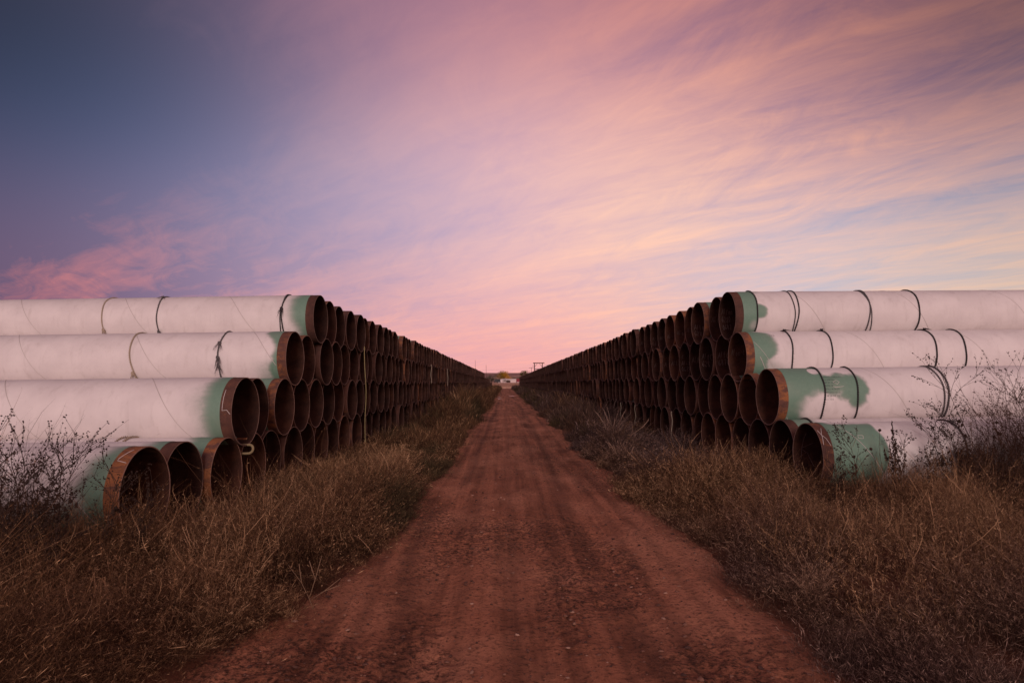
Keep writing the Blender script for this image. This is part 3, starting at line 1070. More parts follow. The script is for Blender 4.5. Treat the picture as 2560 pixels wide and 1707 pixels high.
# pebbles on the road: too many to count
rs = np.random.default_rng(8)
NB = 11000
bx_ = rs.uniform(-2.1, 2.5, NB)
by_ = 3.2 + 22 * rs.random(NB) ** 1.9
keep = (rd_edge(bx_, by_) > -.15) & (fbm(bx_ * 1.3, by_ * .6, 4.4, 3) + rs.random(NB) * .35 > .58)
bx_, by_ = bx_[keep], by_[keep]
NB = len(bx_)
sz_ = .003 + .015 * rs.random(NB) ** 7 + .004 * rs.random(NB)
bz_ = road_h(bx_, by_) + sz_ * .25
uv = np.array([(0, 0, -1), (1, 0, 0), (.3, .95, 0), (-.8, .6, 0), (-.8, -.6, 0), (.3, -.95, 0), (.55, .2, .75), (-.4, .5, .7), (-.2, -.55, .8)], float)
tri = np.array([(0, 2, 1), (0, 3, 2), (0, 4, 3), (0, 5, 4), (0, 1, 5), (1, 2, 6), (2, 7, 6), (2, 3, 7), (3, 4, 7), (4, 8, 7), (4, 5, 8), (5, 6, 8), (5, 1, 6), (6, 7, 8)])
ang = rs.random(NB) * 6.28
sc3 = np.stack([sz_ * rs.uniform(.8, 1.6, NB), sz_ * rs.uniform(.7, 1.1, NB), sz_ * rs.uniform(.45, .8, NB)], 1)
vv = (uv[None] * (1 + .25 * rs.standard_normal((NB, 9, 1)) * .6)) * sc3[:, None]
vx = vv[..., 0] * np.cos(ang)[:, None] - vv[..., 1] * np.sin(ang)[:, None] + bx_[:, None]
vy = vv[..., 0] * np.sin(ang)[:, None] + vv[..., 1] * np.cos(ang)[:, None] + by_[:, None]
vz = vv[..., 2] + bz_[:, None]
fc_ = (tri[None] + (np.arange(NB) * 9)[:, None, None]).reshape(-1, 3)
m, gg, bs = material('pebble_stone', .85, .3)
tn = gg.n('ShaderNodeAttribute', out=2, attribute_name='tint')
setc(gg, bs, gg.ramp(tn, [(0, (.06, .028, .022)), (.55, (.17, .075, .052)), (.90, (.24, .12, .08)), (1, (.42, .25, .18))]))
M['pebble'] = m
tag(link('pebbles', mesh_np('pebbles', np.stack([vx, vy, vz], -1).reshape(-1, 3), fc_.ravel(), np.full(len(fc_), 3), M['pebble'],
    attrs={'tint': np.repeat(rs.random(NB) ** 1.3, 9)}, smooth=False)), 'loose pebbles scattered over the red dirt road', 'pebbles', kind='stuff')

# ================================================================ grass
m, gg, bs = material('dry_grass', .9, .15)
tn = gg.n('ShaderNodeAttribute', out=2, attribute_name='tint')
hue = gg.n('ShaderNodeAttribute', out=2, attribute_name='hue')
gold = gg.ramp(tn, [(0, (.030, .015, .009)), (.4, (.088, .042, .022)), (.72, (.235, .125, .062)), (1, (.54, .33, .185))])
grey = gg.ramp(tn, [(0, (.026, .015, .014)), (.4, (.060, .035, .031)), (.72, (.130, .080, .070)), (1, (.33, .225, .20))])
grn = gg.ramp(tn, [(0, (.024, .017, .010)), (.5, (.066, .044, .022)), (1, (.17, .115, .06))])
c = gg.mix(gg.maprange(hue, .35, .65), gold, grey)
c = gg.mix(gg.maprange(hue, 1.2, 1.6), c, grn)
setc(gg, bs, c)
M['grass'] = m
RS = np.random.default_rng(23)
LV = np.array([0, .30, .58, .80, .92, 1.0])


def blades(cx, cy, H, nper, spread, wid, hue, lean, ux=0.0, uy=0.0, head=.5, tint0=.0, bend=1.0, spk=0):
    """arrays per clump; returns verts, attrs of a strip of five faces per blade"""
    N = len(cx)
    idx = np.repeat(np.arange(N), nper)
    n = len(idx)
    if n == 0:
        return None
    a = RS.random(n) * 2 * np.pi
    rr = np.sqrt(RS.random(n)) * spread[idx]
    x0, y0 = cx[idx] + rr * np.cos(a), cy[idx] + rr * np.sin(a)
    h = (H * RS.uniform(.50, 1.38, N))[idx] * RS.uniform(.42, 1.12, n)
    la = a + RS.normal(0, 1.2, n)
    lm = h * (lean[idx] * RS.uniform(.3, 1.5, n)) * (.4 + rr / (spread[idx] + 1e-6))
    lx, ly = lm * np.cos(la) + ux * h * RS.uniform(.2, 1, n), lm * np.sin(la) + uy * h * RS.uniform(.2, 1, n)
    isH = RS.random(n) < head
    fa = RS.random(n) * np.pi
    wx, wy = np.cos(fa), np.sin(fa)
    W = wid[idx] * RS.uniform(.6, 1.3, n)
    prof_leaf = np.array([1.0, .95, .8, .55, .3, .05])
    prof_head = np.array([.5, .45, .4, 1.2, 1.1, .2])
    tint_c = RS.normal(0, .15, N)[idx] + .65 * (fbm(cx * 1.0 + 2, cy * .8, 4.4, 2) - .5)[idx]
    pw = np.where(isH[:, None], prof_head[None], prof_leaf[None]) * W[:, None]
    t = LV[None]
    cur = t ** 2
    kx, ky = RS.normal(0, .11, n) * h, RS.normal(0, .11, n) * h
    X = x0[:, None] + lx[:, None] * cur * bend + kx[:, None] * np.sin(t * 5)
    Y = y0[:, None] + ly[:, None] * cur * bend + ky[:, None] * np.sin(t * 4)
    tipf = t
    drop = (np.hypot(lx, ly) / h)[:, None] ** 2 * .35
    Z = terrain(x0, y0)[:, None] + h[:, None] * (t - drop * t ** 3)
    V = np.stack([np.stack([X - pw * wx[:, None], Y - pw * wy[:, None], Z], -1), np.stack([X + pw * wx[:, None], Y + pw * wy[:, None], Z], -1)], 2).reshape(n, 12, 3)
    tint = np.clip(RS.normal(.27, .15, n) + tint0 + tint_c, 0, 1)
    T = np.repeat(tint[:, None], 12, 1)
    T[:, 6:] += np.where(isH, .22, .04)[:, None]
    if spk:
        hi = np.repeat(np.where(isH)[0], spk)
        m_ = len(hi)
        ts = RS.uniform(.30, 1.0, m_) ** .7
        sx_ = x0[hi] + lx[hi] * ts ** 2 * bend + kx[hi] * np.sin(ts * 5)
        sy_ = y0[hi] + ly[hi] * ts ** 2 * bend + ky[hi] * np.sin(ts * 4)
        sz_ = terrain(x0, y0)[hi] + h[hi] * (ts - drop[hi, 0] * ts ** 3)
        c0 = np.stack([sx_, sy_, sz_], 1)
        dv = RS.normal(0, 1, (m_, 3))
        dv[:, 2] = np.abs(dv[:, 2]) * .9 + .25
        dv /= np.linalg.norm(dv, axis=1)[:, None]
        dv[:, 0] += .5 * lx[hi] / h[hi]
        ln = RS.uniform(.018, .055, m_) * (1.25 - ts)[:] * 1.6
        wv = np.cross(dv, RS.normal(0, 1, (m_, 3)))
        wv /= np.linalg.norm(wv, axis=1)[:, None]
        wv *= (np.maximum(W[hi], .0009) * RS.uniform(.8, 1.9, m_))[:, None]
        tip = c0 + dv * ln[:, None]
        mid = c0 + dv * ln[:, None] * .65
        SPK.append((np.stack([c0, mid + wv, tip, mid - wv], 1), np.clip(tint[hi] + RS.normal(.40, .18, m_), 0, 1), ts, hue[idx][hi]))
    return V, np.clip(T, 0, 1), np.repeat(np.repeat(t, 2)[None], n, 0), np.repeat(hue[idx][:, None], 12, 1)


parts = []
SPK = []


def zone(n, xf, yf, Hf, nper, spread, wid, huef, lean, keepf=None, head=.5, ux=0., uy=0., tint0=0., bend=1.0, spk=0):
    x, y = xf(n), yf(n)
    x = np.asarray(x)
    if keepf is not None:
        kp = keepf(x, y)
        x, y = x[kp], y[kp]
    H = Hf(x, y)
    ok = H > .03
    x, y, H = x[ok], y[ok], H[ok]
    sp = np.full(len(x), spread) * RS.uniform(.6, 1.3, len(x))
    wd = (wid(y) if callable(wid) else np.full(len(x), wid))
    r_ = blades(x, y, H, nper, sp, wd, huef(x, y), np.full(len(x), lean) * RS.uniform(.5, 1.5, len(x)), ux, uy, head, tint0, bend, spk)
    if r_ is not None:
        parts.append(r_)


def U(a, b):
    return lambda n: RS.uniform(a, b, n)


def Ypow(a, b, p):
    return lambda n: a + (b - a) * RS.random(n) ** p


def off_road(m_=0.0):
    return lambda x, y: rd_edge(x, y) < m_ + .10 + .95 * (fbm(x * .9, y * .62, 6.1, 3) - .5) + .25 * (fbm(x * 3, y * 3, 2.1, 2) - .5)


def HL(x, y):        # left verge height
    e = np.clip(-rd_edge(x, y), 0, 3)
    e = e + .25 * (fbm(x * .9, y * .62, 6.1, 3))
    h = .20 + .60 * sstep(0.0, .42, e)
    h = h * (.36 + .92 * sstep(.32, .66, fbm(x * 1.0, y * .7, 1.1, 3)))
    h = h + .40 * np.exp(-((y - 40) / 14) ** 2) * sstep(.1, .8, e) * fbm(x * .6, y * .3, 2, 2) * 1.6
    h = h * (1 + .18 * (1 - sstep(6.0, 6.6, y)))
    wall = sstep(-2.55, -3.0, x) * sstep(5.2, 5.8, y) * (1 - sstep(24, 34, y))
    h = np.maximum(h * (1 - .46 * sstep(6.4, 7.6, y) * (1 - sstep(22, 36, y))), wall * (.24 + .20 * fbm(x * 1.5, y * 1.2, 5.5, 2) + .32 * (y < 7.2) * (x < -2.7)))
    h = np.where(x < -3.40, np.minimum(h, .40 + .40 * (y < 6.9)), h)
    return h


def HR(x, y):
    e = np.clip(-rd_edge(x, y), 0, 3)
    e = e + .25 * (fbm(x * .9, y * .62, 6.1, 3))
    h = .20 + .50 * sstep(.05, .75, e)
    h = h * (.34 + .94 * sstep(.32, .66, fbm(x * 1.0 + 9, y * .7, 1.1, 3)))
    h = h * (.66 + .44 * sstep(4.4, 7.0, y + .45 * (x - 2.5)))
    h = h * (1 - .42 * sstep(6.5, 7.6, y) * (1 - sstep(16, 24, y)) * sstep(2.4, 3.2, x) * (1 - sstep(4.6, 5.0, x)))
    h = np.where((x > 4.2) & (y > 9.2), np.minimum(h, .36), h)
    return h


wd_far = lambda y: .0004 + .00019 * y
hueL = lambda x, y: .30 * fbm(x * .5, y * .5, 2.2, 2) + 1.6 * (fbm(x * .55, y * .22, 7.7, 3) > .60) * (y > 8)
hueR = lambda x, y: .30 + .55 * fbm(x * .5, y * .5, 3.2, 2) - .22 * np.exp(-((y - 9) / 3.5) ** 2) + 1.3 * (fbm(x * .55, y * .22, 5.7, 3) > .60) * (y > 12)
gap = lambda m_, th: (lambda x, y: off_road(m_)(x, y) & (fbm(x * 1.1 + 5, y * .9, 9.3, 3) + .10 * RS.random(len(x)) > th))
ones = lambda v: (lambda x, y: v * np.ones(len(x)))
# left: close mass, verge, far verge
zone(1900, U(-8.5, -1.2), U(2.2, 6.4), HL, 74, .12, .0008, hueL, .85, gap(-.02, .52), .65, 0, 0, 0, 1, 8)
zone(1500, U(-3.7, -1.1), Ypow(6.0, 17, 1.2), HL, 58, .13, wd_far, hueL, .80, gap(.0, .46), .6, 0, 0, .05, 1, 5)
zone(1600, U(-3.7, -1.1), Ypow(16, 60, 1.5), HL, 26, .26, wd_far, hueL, .50, off_road(.0), .4, 0, 0, .03)
zone(1300, U(-3.6, -1.1), Ypow(55, 205, 1.3), HL, 14, .40, wd_far, hueL, .45, off_road(.05), .3)
zone(900, U(-2.1, -1.2), Ypow(2.6, 22, 1.6), lambda x, y: .08 + .20 * RS.random(len(x)), 36, .12, .0012, hueL, .9, off_road(.06), .3, .08, 0, -.08, 1, 2)
# right: close mass, verge, far verge
zone(2500, U(1.6, 9.0), U(2.4, 8.9), HR, 66, .12, .0008, hueR, .88, gap(-.04, .52), .65, 0, 0, .02, 1, 8)
zone(1500, U(1.6, 4.6), Ypow(8.5, 20, 1.2), HR, 54, .13, wd_far, hueR, .80, gap(.0, .46), .6, 0, 0, .04, 1, 5)
zone(1400, U(1.6, 4.5), Ypow(19, 60, 1.5), HR, 26, .26, wd_far, hueR, .50, off_road(.0), .4, 0, 0, .02)
zone(1300, U(1.6, 4.4), Ypow(55, 208, 1.3), HR, 14, .40, wd_far, hueR, .45, off_road(.05), .3)
zone(1000, U(1.6, 2.8), Ypow(2.6, 22, 1.6), lambda x, y: .08 + .22 * RS.random(len(x)), 38, .14, .0012, hueR, .95, off_road(.06), .4, -.08, 0, .06, 1, 3)
zone(260, U(-1.9, -.9), Ypow(3, 24, 1.4), lambda x, y: .05 + .10 * RS.random(len(x)), 22, .06, .0009, hueL, 1.0, off_road(.38), .4, 0, 0, 0, 1, 2)
zone(260, U(1.3, 2.4), Ypow(3, 24, 1.4), lambda x, y: .05 + .10 * RS.random(len(x)), 22, .06, .0009, hueR, 1.0, off_road(.38), .4, 0, 0, .05, 1, 2)
# lighter seed stalks standing above the mass
zone(1500, U(-5.2, -1.7), U(3.6, 13.0), lambda x, y: np.minimum(HL(x, y) * 1.2, .56 - .10 * sstep(7, 9, y)), 12, .22, .0013, ones(.1), .30, off_road(-.25), .95, .02, 0, .22, 1, 8)
zone(1300, U(2.4, 8.0), U(4.5, 11.0), lambda x, y: np.minimum(HR(x, y) * 1.2, .60), 12, .22, .0013, ones(.25), .30, off_road(-.3), .95, -.02, 0, .16, 1, 8)
# under and beside the near pipes
zone(800, U(-13, -3.2), U(5.0, 6.4), lambda x, y: .66 * RS.uniform(.6, 1.2, len(x)), 34, .22, .0014, hueL, .45, None, .5, 0, 0, -.05, 1, 3)
zone(800, U(4.2, 13), U(8.0, 9.5), lambda x, y: .62 * RS.uniform(.6, 1.25, len(x)), 34, .22, .0015, hueR, .45, None, .5, 0, 0, -.02, 1, 3)
# dark thicket of thin dead stalks before the leftmost pipes and at the right edge
zone(380, U(-5.8, -3.95), U(5.0, 6.0), lambda x, y: 1.1 * RS.uniform(.6, 1.2, len(x)), 12, .20, .0016, ones(.9), .30, None, .5, .06, 0, -.34, 1, 6)
zone(420, U(5.9, 9.8), U(8.2, 9.1), lambda x, y: 1.05 * RS.uniform(.6, 1.25, len(x)), 14, .22, .0018, ones(.5), .30, None, .5, 0, 0, -.22, 1, 6)
# pale tufts in the field beyond
zone(1500, U(-60, 60), U(212, 330), lambda x, y: .25 * np.ones(len(x)), 5, .8, .05, ones(.1), .5, None, .3, 0, 0, .5)
GV = np.concatenate([p[0] for p in parts])
NBL = len(GV)
strip = np.array([(2 * i_, 2 * i_ + 1, 2 * i_ + 3, 2 * i_ + 2) for i_ in range(5)])
gf = (strip[None] + (np.arange(NBL) * 12)[:, None, None]).reshape(-1, 4)
SV = np.concatenate([p[0] for p in SPK])
sf = np.arange(len(SV) * 4).reshape(-1, 4) + NBL * 12
gf = np.concatenate([gf, sf])
GVV = np.concatenate([GV.reshape(-1, 3), SV.reshape(-1, 3)])
gme = mesh_np('dry_grass', GVV, gf.ravel(), np.full(len(gf), 4), M['grass'],
              attrs={'tint': np.concatenate([np.concatenate([p[1] for p in parts]).ravel(), np.repeat(np.concatenate([p[1] for p in SPK]), 4)]),
                     'hue': np.concatenate([np.concatenate([p[3] for p in parts]).ravel(), np.repeat(np.concatenate([p[3] for p in SPK]), 4)])})
tag(link('dry_grass', gme), 'dry brown grass along both sides of the red dirt road', 'grass', kind='stuff')
print('blades', NBL, len(SV))


# ================================================================ tall dead weeds
def grow(mbs, mbh, p, d, ln, r, depth, seeds, curl=.25, forks=(3, 5), seedr=.006, spread=.65):
    pts, rad = [p.copy()], [r]
    n = 5
    for i_ in range(n):
        d = (d + Vector((random.gauss(0, curl * .3), random.gauss(0, curl * .3), random.gauss(0, curl * .2)))).normalized()
        p = p + d * (ln / n)
        pts.append(p.copy())
        rad.append(r * (1 - .55 * (i_ + 1) / n))
    mbs.tube(pts, rad, 4 if depth > 1 else 3, cap=False)
    if depth <= 0:
        for i_ in range(seeds):
            q = pts[random.randint(2, n)] + Vector((random.gauss(0, .008), random.gauss(0, .008), random.gauss(0, .008)))
            mbh.ball(q, seedr * random.uniform(.7, 1.4), 5, 2)
        return
    for i_ in range(random.randint(*forks)):
        f = random.uniform(.35, 1.0)
        j_ = f * n
        a = int(min(j_, n - 1))
        q = pts[a].lerp(pts[a + 1], j_ - a)
        ax = Vector((random.gauss(0, 1), random.gauss(0, 1), random.gauss(0, .4)))
        nd = (d + ax.normalized() * spread).normalized()
        nd.z = abs(nd.z) * .8 + .15
        grow(mbs, mbh, q, nd.normalized(), ln * random.uniform(.35, .6), r * .55, depth - 1, seeds, curl, forks, seedr, spread)


def weed(x, y, h, lean, label, kind='branch', seedr=.006, mat='weed', depth=2, group='tall dead weeds beside the pipes'):
    t = thing('tall_weed', (x, y, float(terrain(np.array(x), np.array(y))) - .02), 0, label, 'weed', group)
    mbs, mbh = MB(), MB()
    d = Vector((lean, random.uniform(-.05, .05), 1)).normalized()
    if kind == 'branch':
        n, p = 8, Vector((0, 0, 0))
        pts, rad = [p.copy()], [.0062]
        for i_ in range(n):
            d = (d + Vector((random.gauss(0, .06), random.gauss(0, .06), 0))).normalized()
            p = p + d * (h / n)
            pts.append(p.copy())
            rad.append(.0062 * (1 - .7 * (i_ + 1) / n))
        mbs.tube(pts, rad, 5, cap=False)
        for i_ in range(13):
            f = random.uniform(.30, 1.0)
            j_ = f * n
            a = int(min(j_, n - 1))
            q = pts[a].lerp(pts[a + 1], j_ - a)
            ax = Vector((random.gauss(0, 1), random.gauss(0, 1), 0)).normalized()
            nd = (d + ax * .75).normalized()
            grow(mbs, mbh, q, nd, h * random.uniform(.16, .34), .0034, depth - 1, 5, .3, (3, 5), seedr)
        for i_ in range(26):                                         # shrivelled leaves on the lower stem
            f = random.uniform(.1, .75)
            q = d * (h * f) + Vector((random.gauss(0, .015), random.gauss(0, .015), 0))
            mbh.ball(q, random.uniform(.006, .016), 5, 2, 1.6, .4)
    elif kind == 'spike':                                            # dock: crowded dark seed spikes
        for b in range(5):
            bd = (d + Vector((random.uniform(-.32, .32), random.uniform(-.2, .2), 0)) * (b > 0)).normalized()
            b0 = d * (h * (.0 if b == 0 else random.uniform(.15, .4)))
            bl = h * (1 if b == 0 else random.uniform(.4, .55))
            pts = [b0 + bd * bl * i_ / 6 + Vector((0, 0, .02 * i_ / 6)) for i_ in range(7)]
            mbs.tube(pts, [.006 * (1 - i_ / 9) for i_ in range(7)], 4, cap=False)
            for i_ in range(150 if b == 0 else 60):
                f = random.uniform(.32, 1.0)
                sp = .032 * (1.15 - f)
                mbh.ball(b0 + bd * bl * f + Vector((random.gauss(0, sp), random.gauss(0, sp), random.gauss(0, .01))), random.uniform(.005, .010), 5, 2, 1.3, .3)
    else:                                                            # bare stalks ending in a ball
        for b in range(4):
            bd = (d + Vector((random.uniform(-.25, .25), random.uniform(-.2, .2), 0)) * (b > 0)).normalized()
            bl = h * (1 if b == 0 else random.uniform(.55, .9))
            pts = [bd * bl * i_ / 6 + Vector((.03 * math.sin(i_ + b), 0, 0)) for i_ in range(7)]
            mbs.tube(pts, [.0042 * (1 - i_ / 10) for i_ in range(7)], 4, cap=False)
            mbh.ball(pts[-1], .020, 7, 4, 1, .15)
            for i_ in range(8):
                q = pts[random.randint(1, 5)]
                mbs.tube([q, q + Vector((random.gauss(0, .05), random.gauss(0, .04), random.uniform(.03, .1)))], [.002, .001], 3, cap=False)
    mbs.build('stem', M[mat], t)
    if mbh.f:
        tag(mbh.build('seeds', M['weed_seed' if mat == 'weed' else mat], t), kind='stuff')
    return t


random.seed(44)
LW = [(-4.02, 5.60, 1.62, .03, 'tallest dark weed at far left, branching top against the second-row pipe', 'branch'),
      (-4.28, 5.45, 1.28, .10, 'dark branching weed at the extreme left edge of the picture', 'branch'),
      (-3.75, 5.75, 1.36, .04, 'dark thick leafy weed before the bottom left pipe, right of the tallest', 'branch'),
      (-4.12, 5.30, 1.05, .55, 'dark weed leaning right across the bottom left pipe', 'branch'),
      (-3.52, 5.80, 1.05, .38, 'slender dark weed leaning toward the nearest pipe mouth at left', 'branch'),
      (-3.52, 5.45, .80, .02, 'short dark weed with shrivelled seed spikes in the left grass', 'spike'),
      (-4.42, 5.85, 1.22, -.02, 'dark weed behind the others at the left picture edge', 'branch'),
      (-3.28, 6.00, .78, .22, 'thin low weed just left of the nearest left pipe mouth', 'branch')]
LW += [(-4.55, 5.50, 1.10, .12, 'dark weed among the thicket at the left edge, below the second-row pipe', 'branch'),
       (-4.40, 5.75, 1.42, .05, 'second tallest dark weed at far left, just left of the tallest', 'branch'),
       (-3.90, 5.35, .92, .28, 'thin dark weed crossing the pale bottom left pipe low down', 'branch'),
       (-3.66, 5.55, 1.18, .16, 'spindly dark weed between the leafy weed and nearest left mouth', 'branch'),
       (-4.18, 5.90, 1.20, .22, 'dark weed leaning right behind the tallest one at left', 'branch')]
LW += [(-4.62, 5.75, 1.40, .04, 'dark weed rising at the very left edge against the second-row pipe', 'branch'),
       (-4.22, 5.62, 1.18, .14, 'dark weed in the middle of the left thicket, shorter than its neighbours', 'branch'),
       (-4.00, 5.85, 1.08, .08, 'slim dark weed in the left thicket, before the pipe seam', 'branch'),
       (-3.82, 5.62, 1.20, -.06, 'dark weed leaning left just beside the thick leafy weed', 'branch')]
for x, y, h, ln, lab, kd in LW:
    weed(x, y, h, ln, lab, kd, .0055)
RW = [(4.98, 8.75, 1.22, .0, 'black dock-like seed spike standing before the lowest right pipe', 'spike'),
      (6.25, 8.7, 1.78, -.30, 'tall dark weed with round bushy head leaning left at right', 'branch'),
      (5.85, 8.8, 1.15, -.45, 'dark weed leaning left between the seed spike and bushy-headed weed', 'branch'),
      (4.55, 8.8, 1.05, -.05, 'thin dark weed in front of the green end of the lowest right pipe', 'branch'),
      (4.80, 8.70, 1.12, -.02, 'bare stalks with round black heads left of the seed spike', 'ball'),
      (6.35, 8.9, 1.20, .02, 'bare stalks with round black heads in front of the grey rope', 'ball'),
      (5.30, 8.85, 1.0, .35, 'thin weed arching right across the pale bottom right pipe', 'branch'),
      (5.55, 8.75, .95, -.15, 'dark leafy weed in the middle of the right weed clump', 'branch'),
      (6.75, 8.8, 1.48, .05, 'dark weed rising through the reddish bush at right', 'branch'),
      (7.30, 8.7, 1.85, .02, 'dark weed standing highest at the right edge of the picture', 'branch'),
      (4.28, 8.9, .75, .0, 'low thin weed by the mouth of the pipe chalked K', 'branch')]
RW += [(5.15, 8.95, .95, .18, 'thin weed just right of the black seed spike', 'branch'),
       (6.05, 9.0, 1.30, -.18, 'spindly weed right of the leaning pair, before the pale bottom pipe', 'branch'),
       (6.95, 8.55, 1.55, -.08, 'dark weed standing in front of the reddish bushes', 'branch'),
       (7.05, 9.05, 1.70, .10, 'dark weed rising behind the reddish bushes near the right edge', 'branch'),
       (7.60, 8.9, 1.62, -.05, 'dark weed among the bush twigs at the right picture edge', 'branch')]
for x, y, h, ln, lab, kd in RW:
    weed(x, y, h, ln, lab, kd, .0065)

# reddish twiggy bushes at the right
def bush(x, y, h, rad, label):
    t = thing('twiggy_bush', (x, y, -.02), 0, label, 'bush', 'reddish twiggy bushes at the right')
    a, b = MB(), MB()
    for i_ in range(44):
        d = Vector((random.gauss(0, .28), random.gauss(0, .22), 1)).normalized()
        grow(a, b, Vector((random.gauss(0, rad * .35), random.gauss(0, rad * .3), 0)), d, h * random.uniform(.55, .8), .0045, 2, 3, .22, (4, 6), .0055, .5)
    a.build('twigs', M['weed_red'], t)
    tag(b.build('dry_leaves', M['weed_red'], t), kind='stuff')


bush(6.95, 8.9, 1.62, .50, 'reddish twiggy bush left of its taller neighbour at right edge')
bush(7.75, 8.6, 1.95, .60, 'tallest reddish twiggy bush cut by the right picture edge')
bush(6.35, 9.1, .95, .40, 'low reddish bush under the leaning bushy-headed weed')

# dead twig at the road's edge
t = thing('dead_twig', (-1.50, 5.42, -.01), 0, 'bare straw-coloured forked twig at the left edge of the road', 'twig')
mb = MB()
for pts in ([(0, 0, 0), (-.04, 0, .10), (-.10, 0, .22), (-.21, .01, .36)], [(-.04, 0, .10), (.0, .02, .24), (.05, .02, .42)],
            [(-.03, 0, .09), (.08, -.02, .16), (.21, -.03, .26)], [(.08, -.02, .16), (.2, .0, .2)], [(-.10, 0, .22), (-.13, .03, .36)], [(.0, .02, .24), (-.05, .03, .38)]):
    mb.tube(pts, [.0034 * (1 - .2 * i_) for i_ in range(len(pts))], 5)
mb.build('branches', M['straw'], t)

# ================================================================ far end: field, yard, trees, poles, hills
M['paint_white'] = plain('white_panel', (.60, .50, .48), .6, .1)
M['roof_white'] = plain('pale_roof', (.78, .74, .74), .5, .1)
M['paint_black'] = plain('black_paint', (.018, .017, .02), .5, .3)
M['paint_red'] = plain('red_paint', (.20, .012, .025), .5, .2)
M['tyre'] = plain('tyre_rubber', (.015, .014, .014), .9, .2)
M['glass'] = plain('dark_glass', (.03, .03, .035), .15, .1)
M['pole'] = plain('pole_wood', (.075, .040, .036), .9, .3)
M['wire'] = plain('wire', (.10, .06, .06), .8, .1)
M['bark'] = plain('tree_bark', (.07, .05, .04), .9, .3)


def foliage(name, a, b):
    m, gg, bs = material(name, .9, .1)
    tn = gg.n('ShaderNodeAttribute', out=2, attribute_name='tint')
    setc(gg, bs, gg.ramp(tn, [(0, a), (1, b)]))
    return m


M['leaf_yellow'] = foliage('autumn_leaves', (.10, .085, .012), (.75, .36, .02))
M['leaf_green'] = foliage('olive_leaves', (.045, .050, .012), (.19, .13, .035))
M['leaf_grey'] = foliage('grey_leaves', (.060, .055, .038), (.16, .13, .095))


def zt(x, y):
    return float(terrain(np.array(float(x)), np.array(float(y))))


def tree(x, y, h, wd, mat, label, name='autumn_tree', low=.18, seed=1, split=None):
    rg = np.random.default_rng(seed)
    t = thing(name, (x, y, zt(x, y) - .05), 0, label, 'tree', 'trees beyond the field')
    mb = MB()
    for i_ in range(5):
        a = rg.uniform(0, 6.28)
        e = Vector((math.cos(a) * wd * .25, math.sin(a) * wd * .2, h * rg.uniform(.55, .85)))
        mb.tube([(0, 0, 0), (e.x * .2, e.y * .2, h * .3), e], [h * .03, h * .022, h * .006], 5)
    mb.build('trunk', M['bark'], t)
    n = 2600
    cl = np.stack([rg.uniform(-.46, .46, 16) * wd, rg.uniform(-.35, .35, 16) * wd, h * (low + .12 + (.95 - low - .12) * rg.random(16))], 1)
    cl[:, 2] -= h * .9 * (np.abs(cl[:, 0]) / wd) ** 2
    ci = rg.integers(0, 16, n)
    c = cl[ci] + rg.normal(0, 1, (n, 3)) * np.array([wd * .105, wd * .10, h * .10])
    c[:, 2] = np.clip(c[:, 2], h * low * .6, h * 1.02)
    s = rg.uniform(.10, .26, n) * h / 7
    u = rg.normal(0, 1, (n, 3)); u /= np.linalg.norm(u, axis=1)[:, None]
    v = np.cross(u, rg.normal(0, 1, (n, 3))); v /= np.linalg.norm(v, axis=1)[:, None]
    q = np.stack([c - u * s[:, None], c + v * s[:, None] * .7, c + u * s[:, None], c - v * s[:, None] * .7], 1)
    tint = np.clip(.35 * rg.random(16)[ci] + .35 * rg.random(n) + (.55 * (c[:, 0] / wd + .05) if split else .1), 0, 1)
    me = mesh_np('crown', q.reshape(-1, 3), np.arange(n * 4), np.full(n, 4), M[mat], attrs={'tint': np.repeat(tint, 4)}, smooth=False)
    link('crown', me, t)


def atx(px, y):      # lateral place of a thing seen at a given bearing (1707 px per unit tangent)
    return (px - 1262) / 1707.0 * y


tree(atx(1257, 470), 470, 8.0, 9.4, 'leaf_yellow', 'round yellow and green tree above the long white building', seed=3, split=True)
tree(atx(1313, 480), 480, 8.2, 7.0, 'leaf_green', 'olive tree with yellow edge by the end of right stack', seed=5, split=True)
tree(atx(1228, 400), 400, 5.0, 5.6, 'leaf_grey', 'grey-green tree left of the black vehicle', 'grey_tree', .05, 7)
tree(atx(1213, 420), 420, 4.2, 5.0, 'leaf_grey', 'low grey-green tree nearest the left stack', 'grey_tree', .05, 9)
tree(atx(1263, 395), 395, 1.9, 3.4, 'leaf_grey', 'small grey bush before the long white building', 'grey_bush', .03, 12)
tree(atx(1297, 520), 520, 3.2, 7.0, 'leaf_grey', 'dark hedge-like tree behind the right part of the building', 'grey_tree', .03, 14)
tree(atx(1284, 560), 560, 5.0, 13.0, 'leaf_grey', 'wide dark tree clump between yellow tree and olive tree', 'grey_tree', .02, 15)

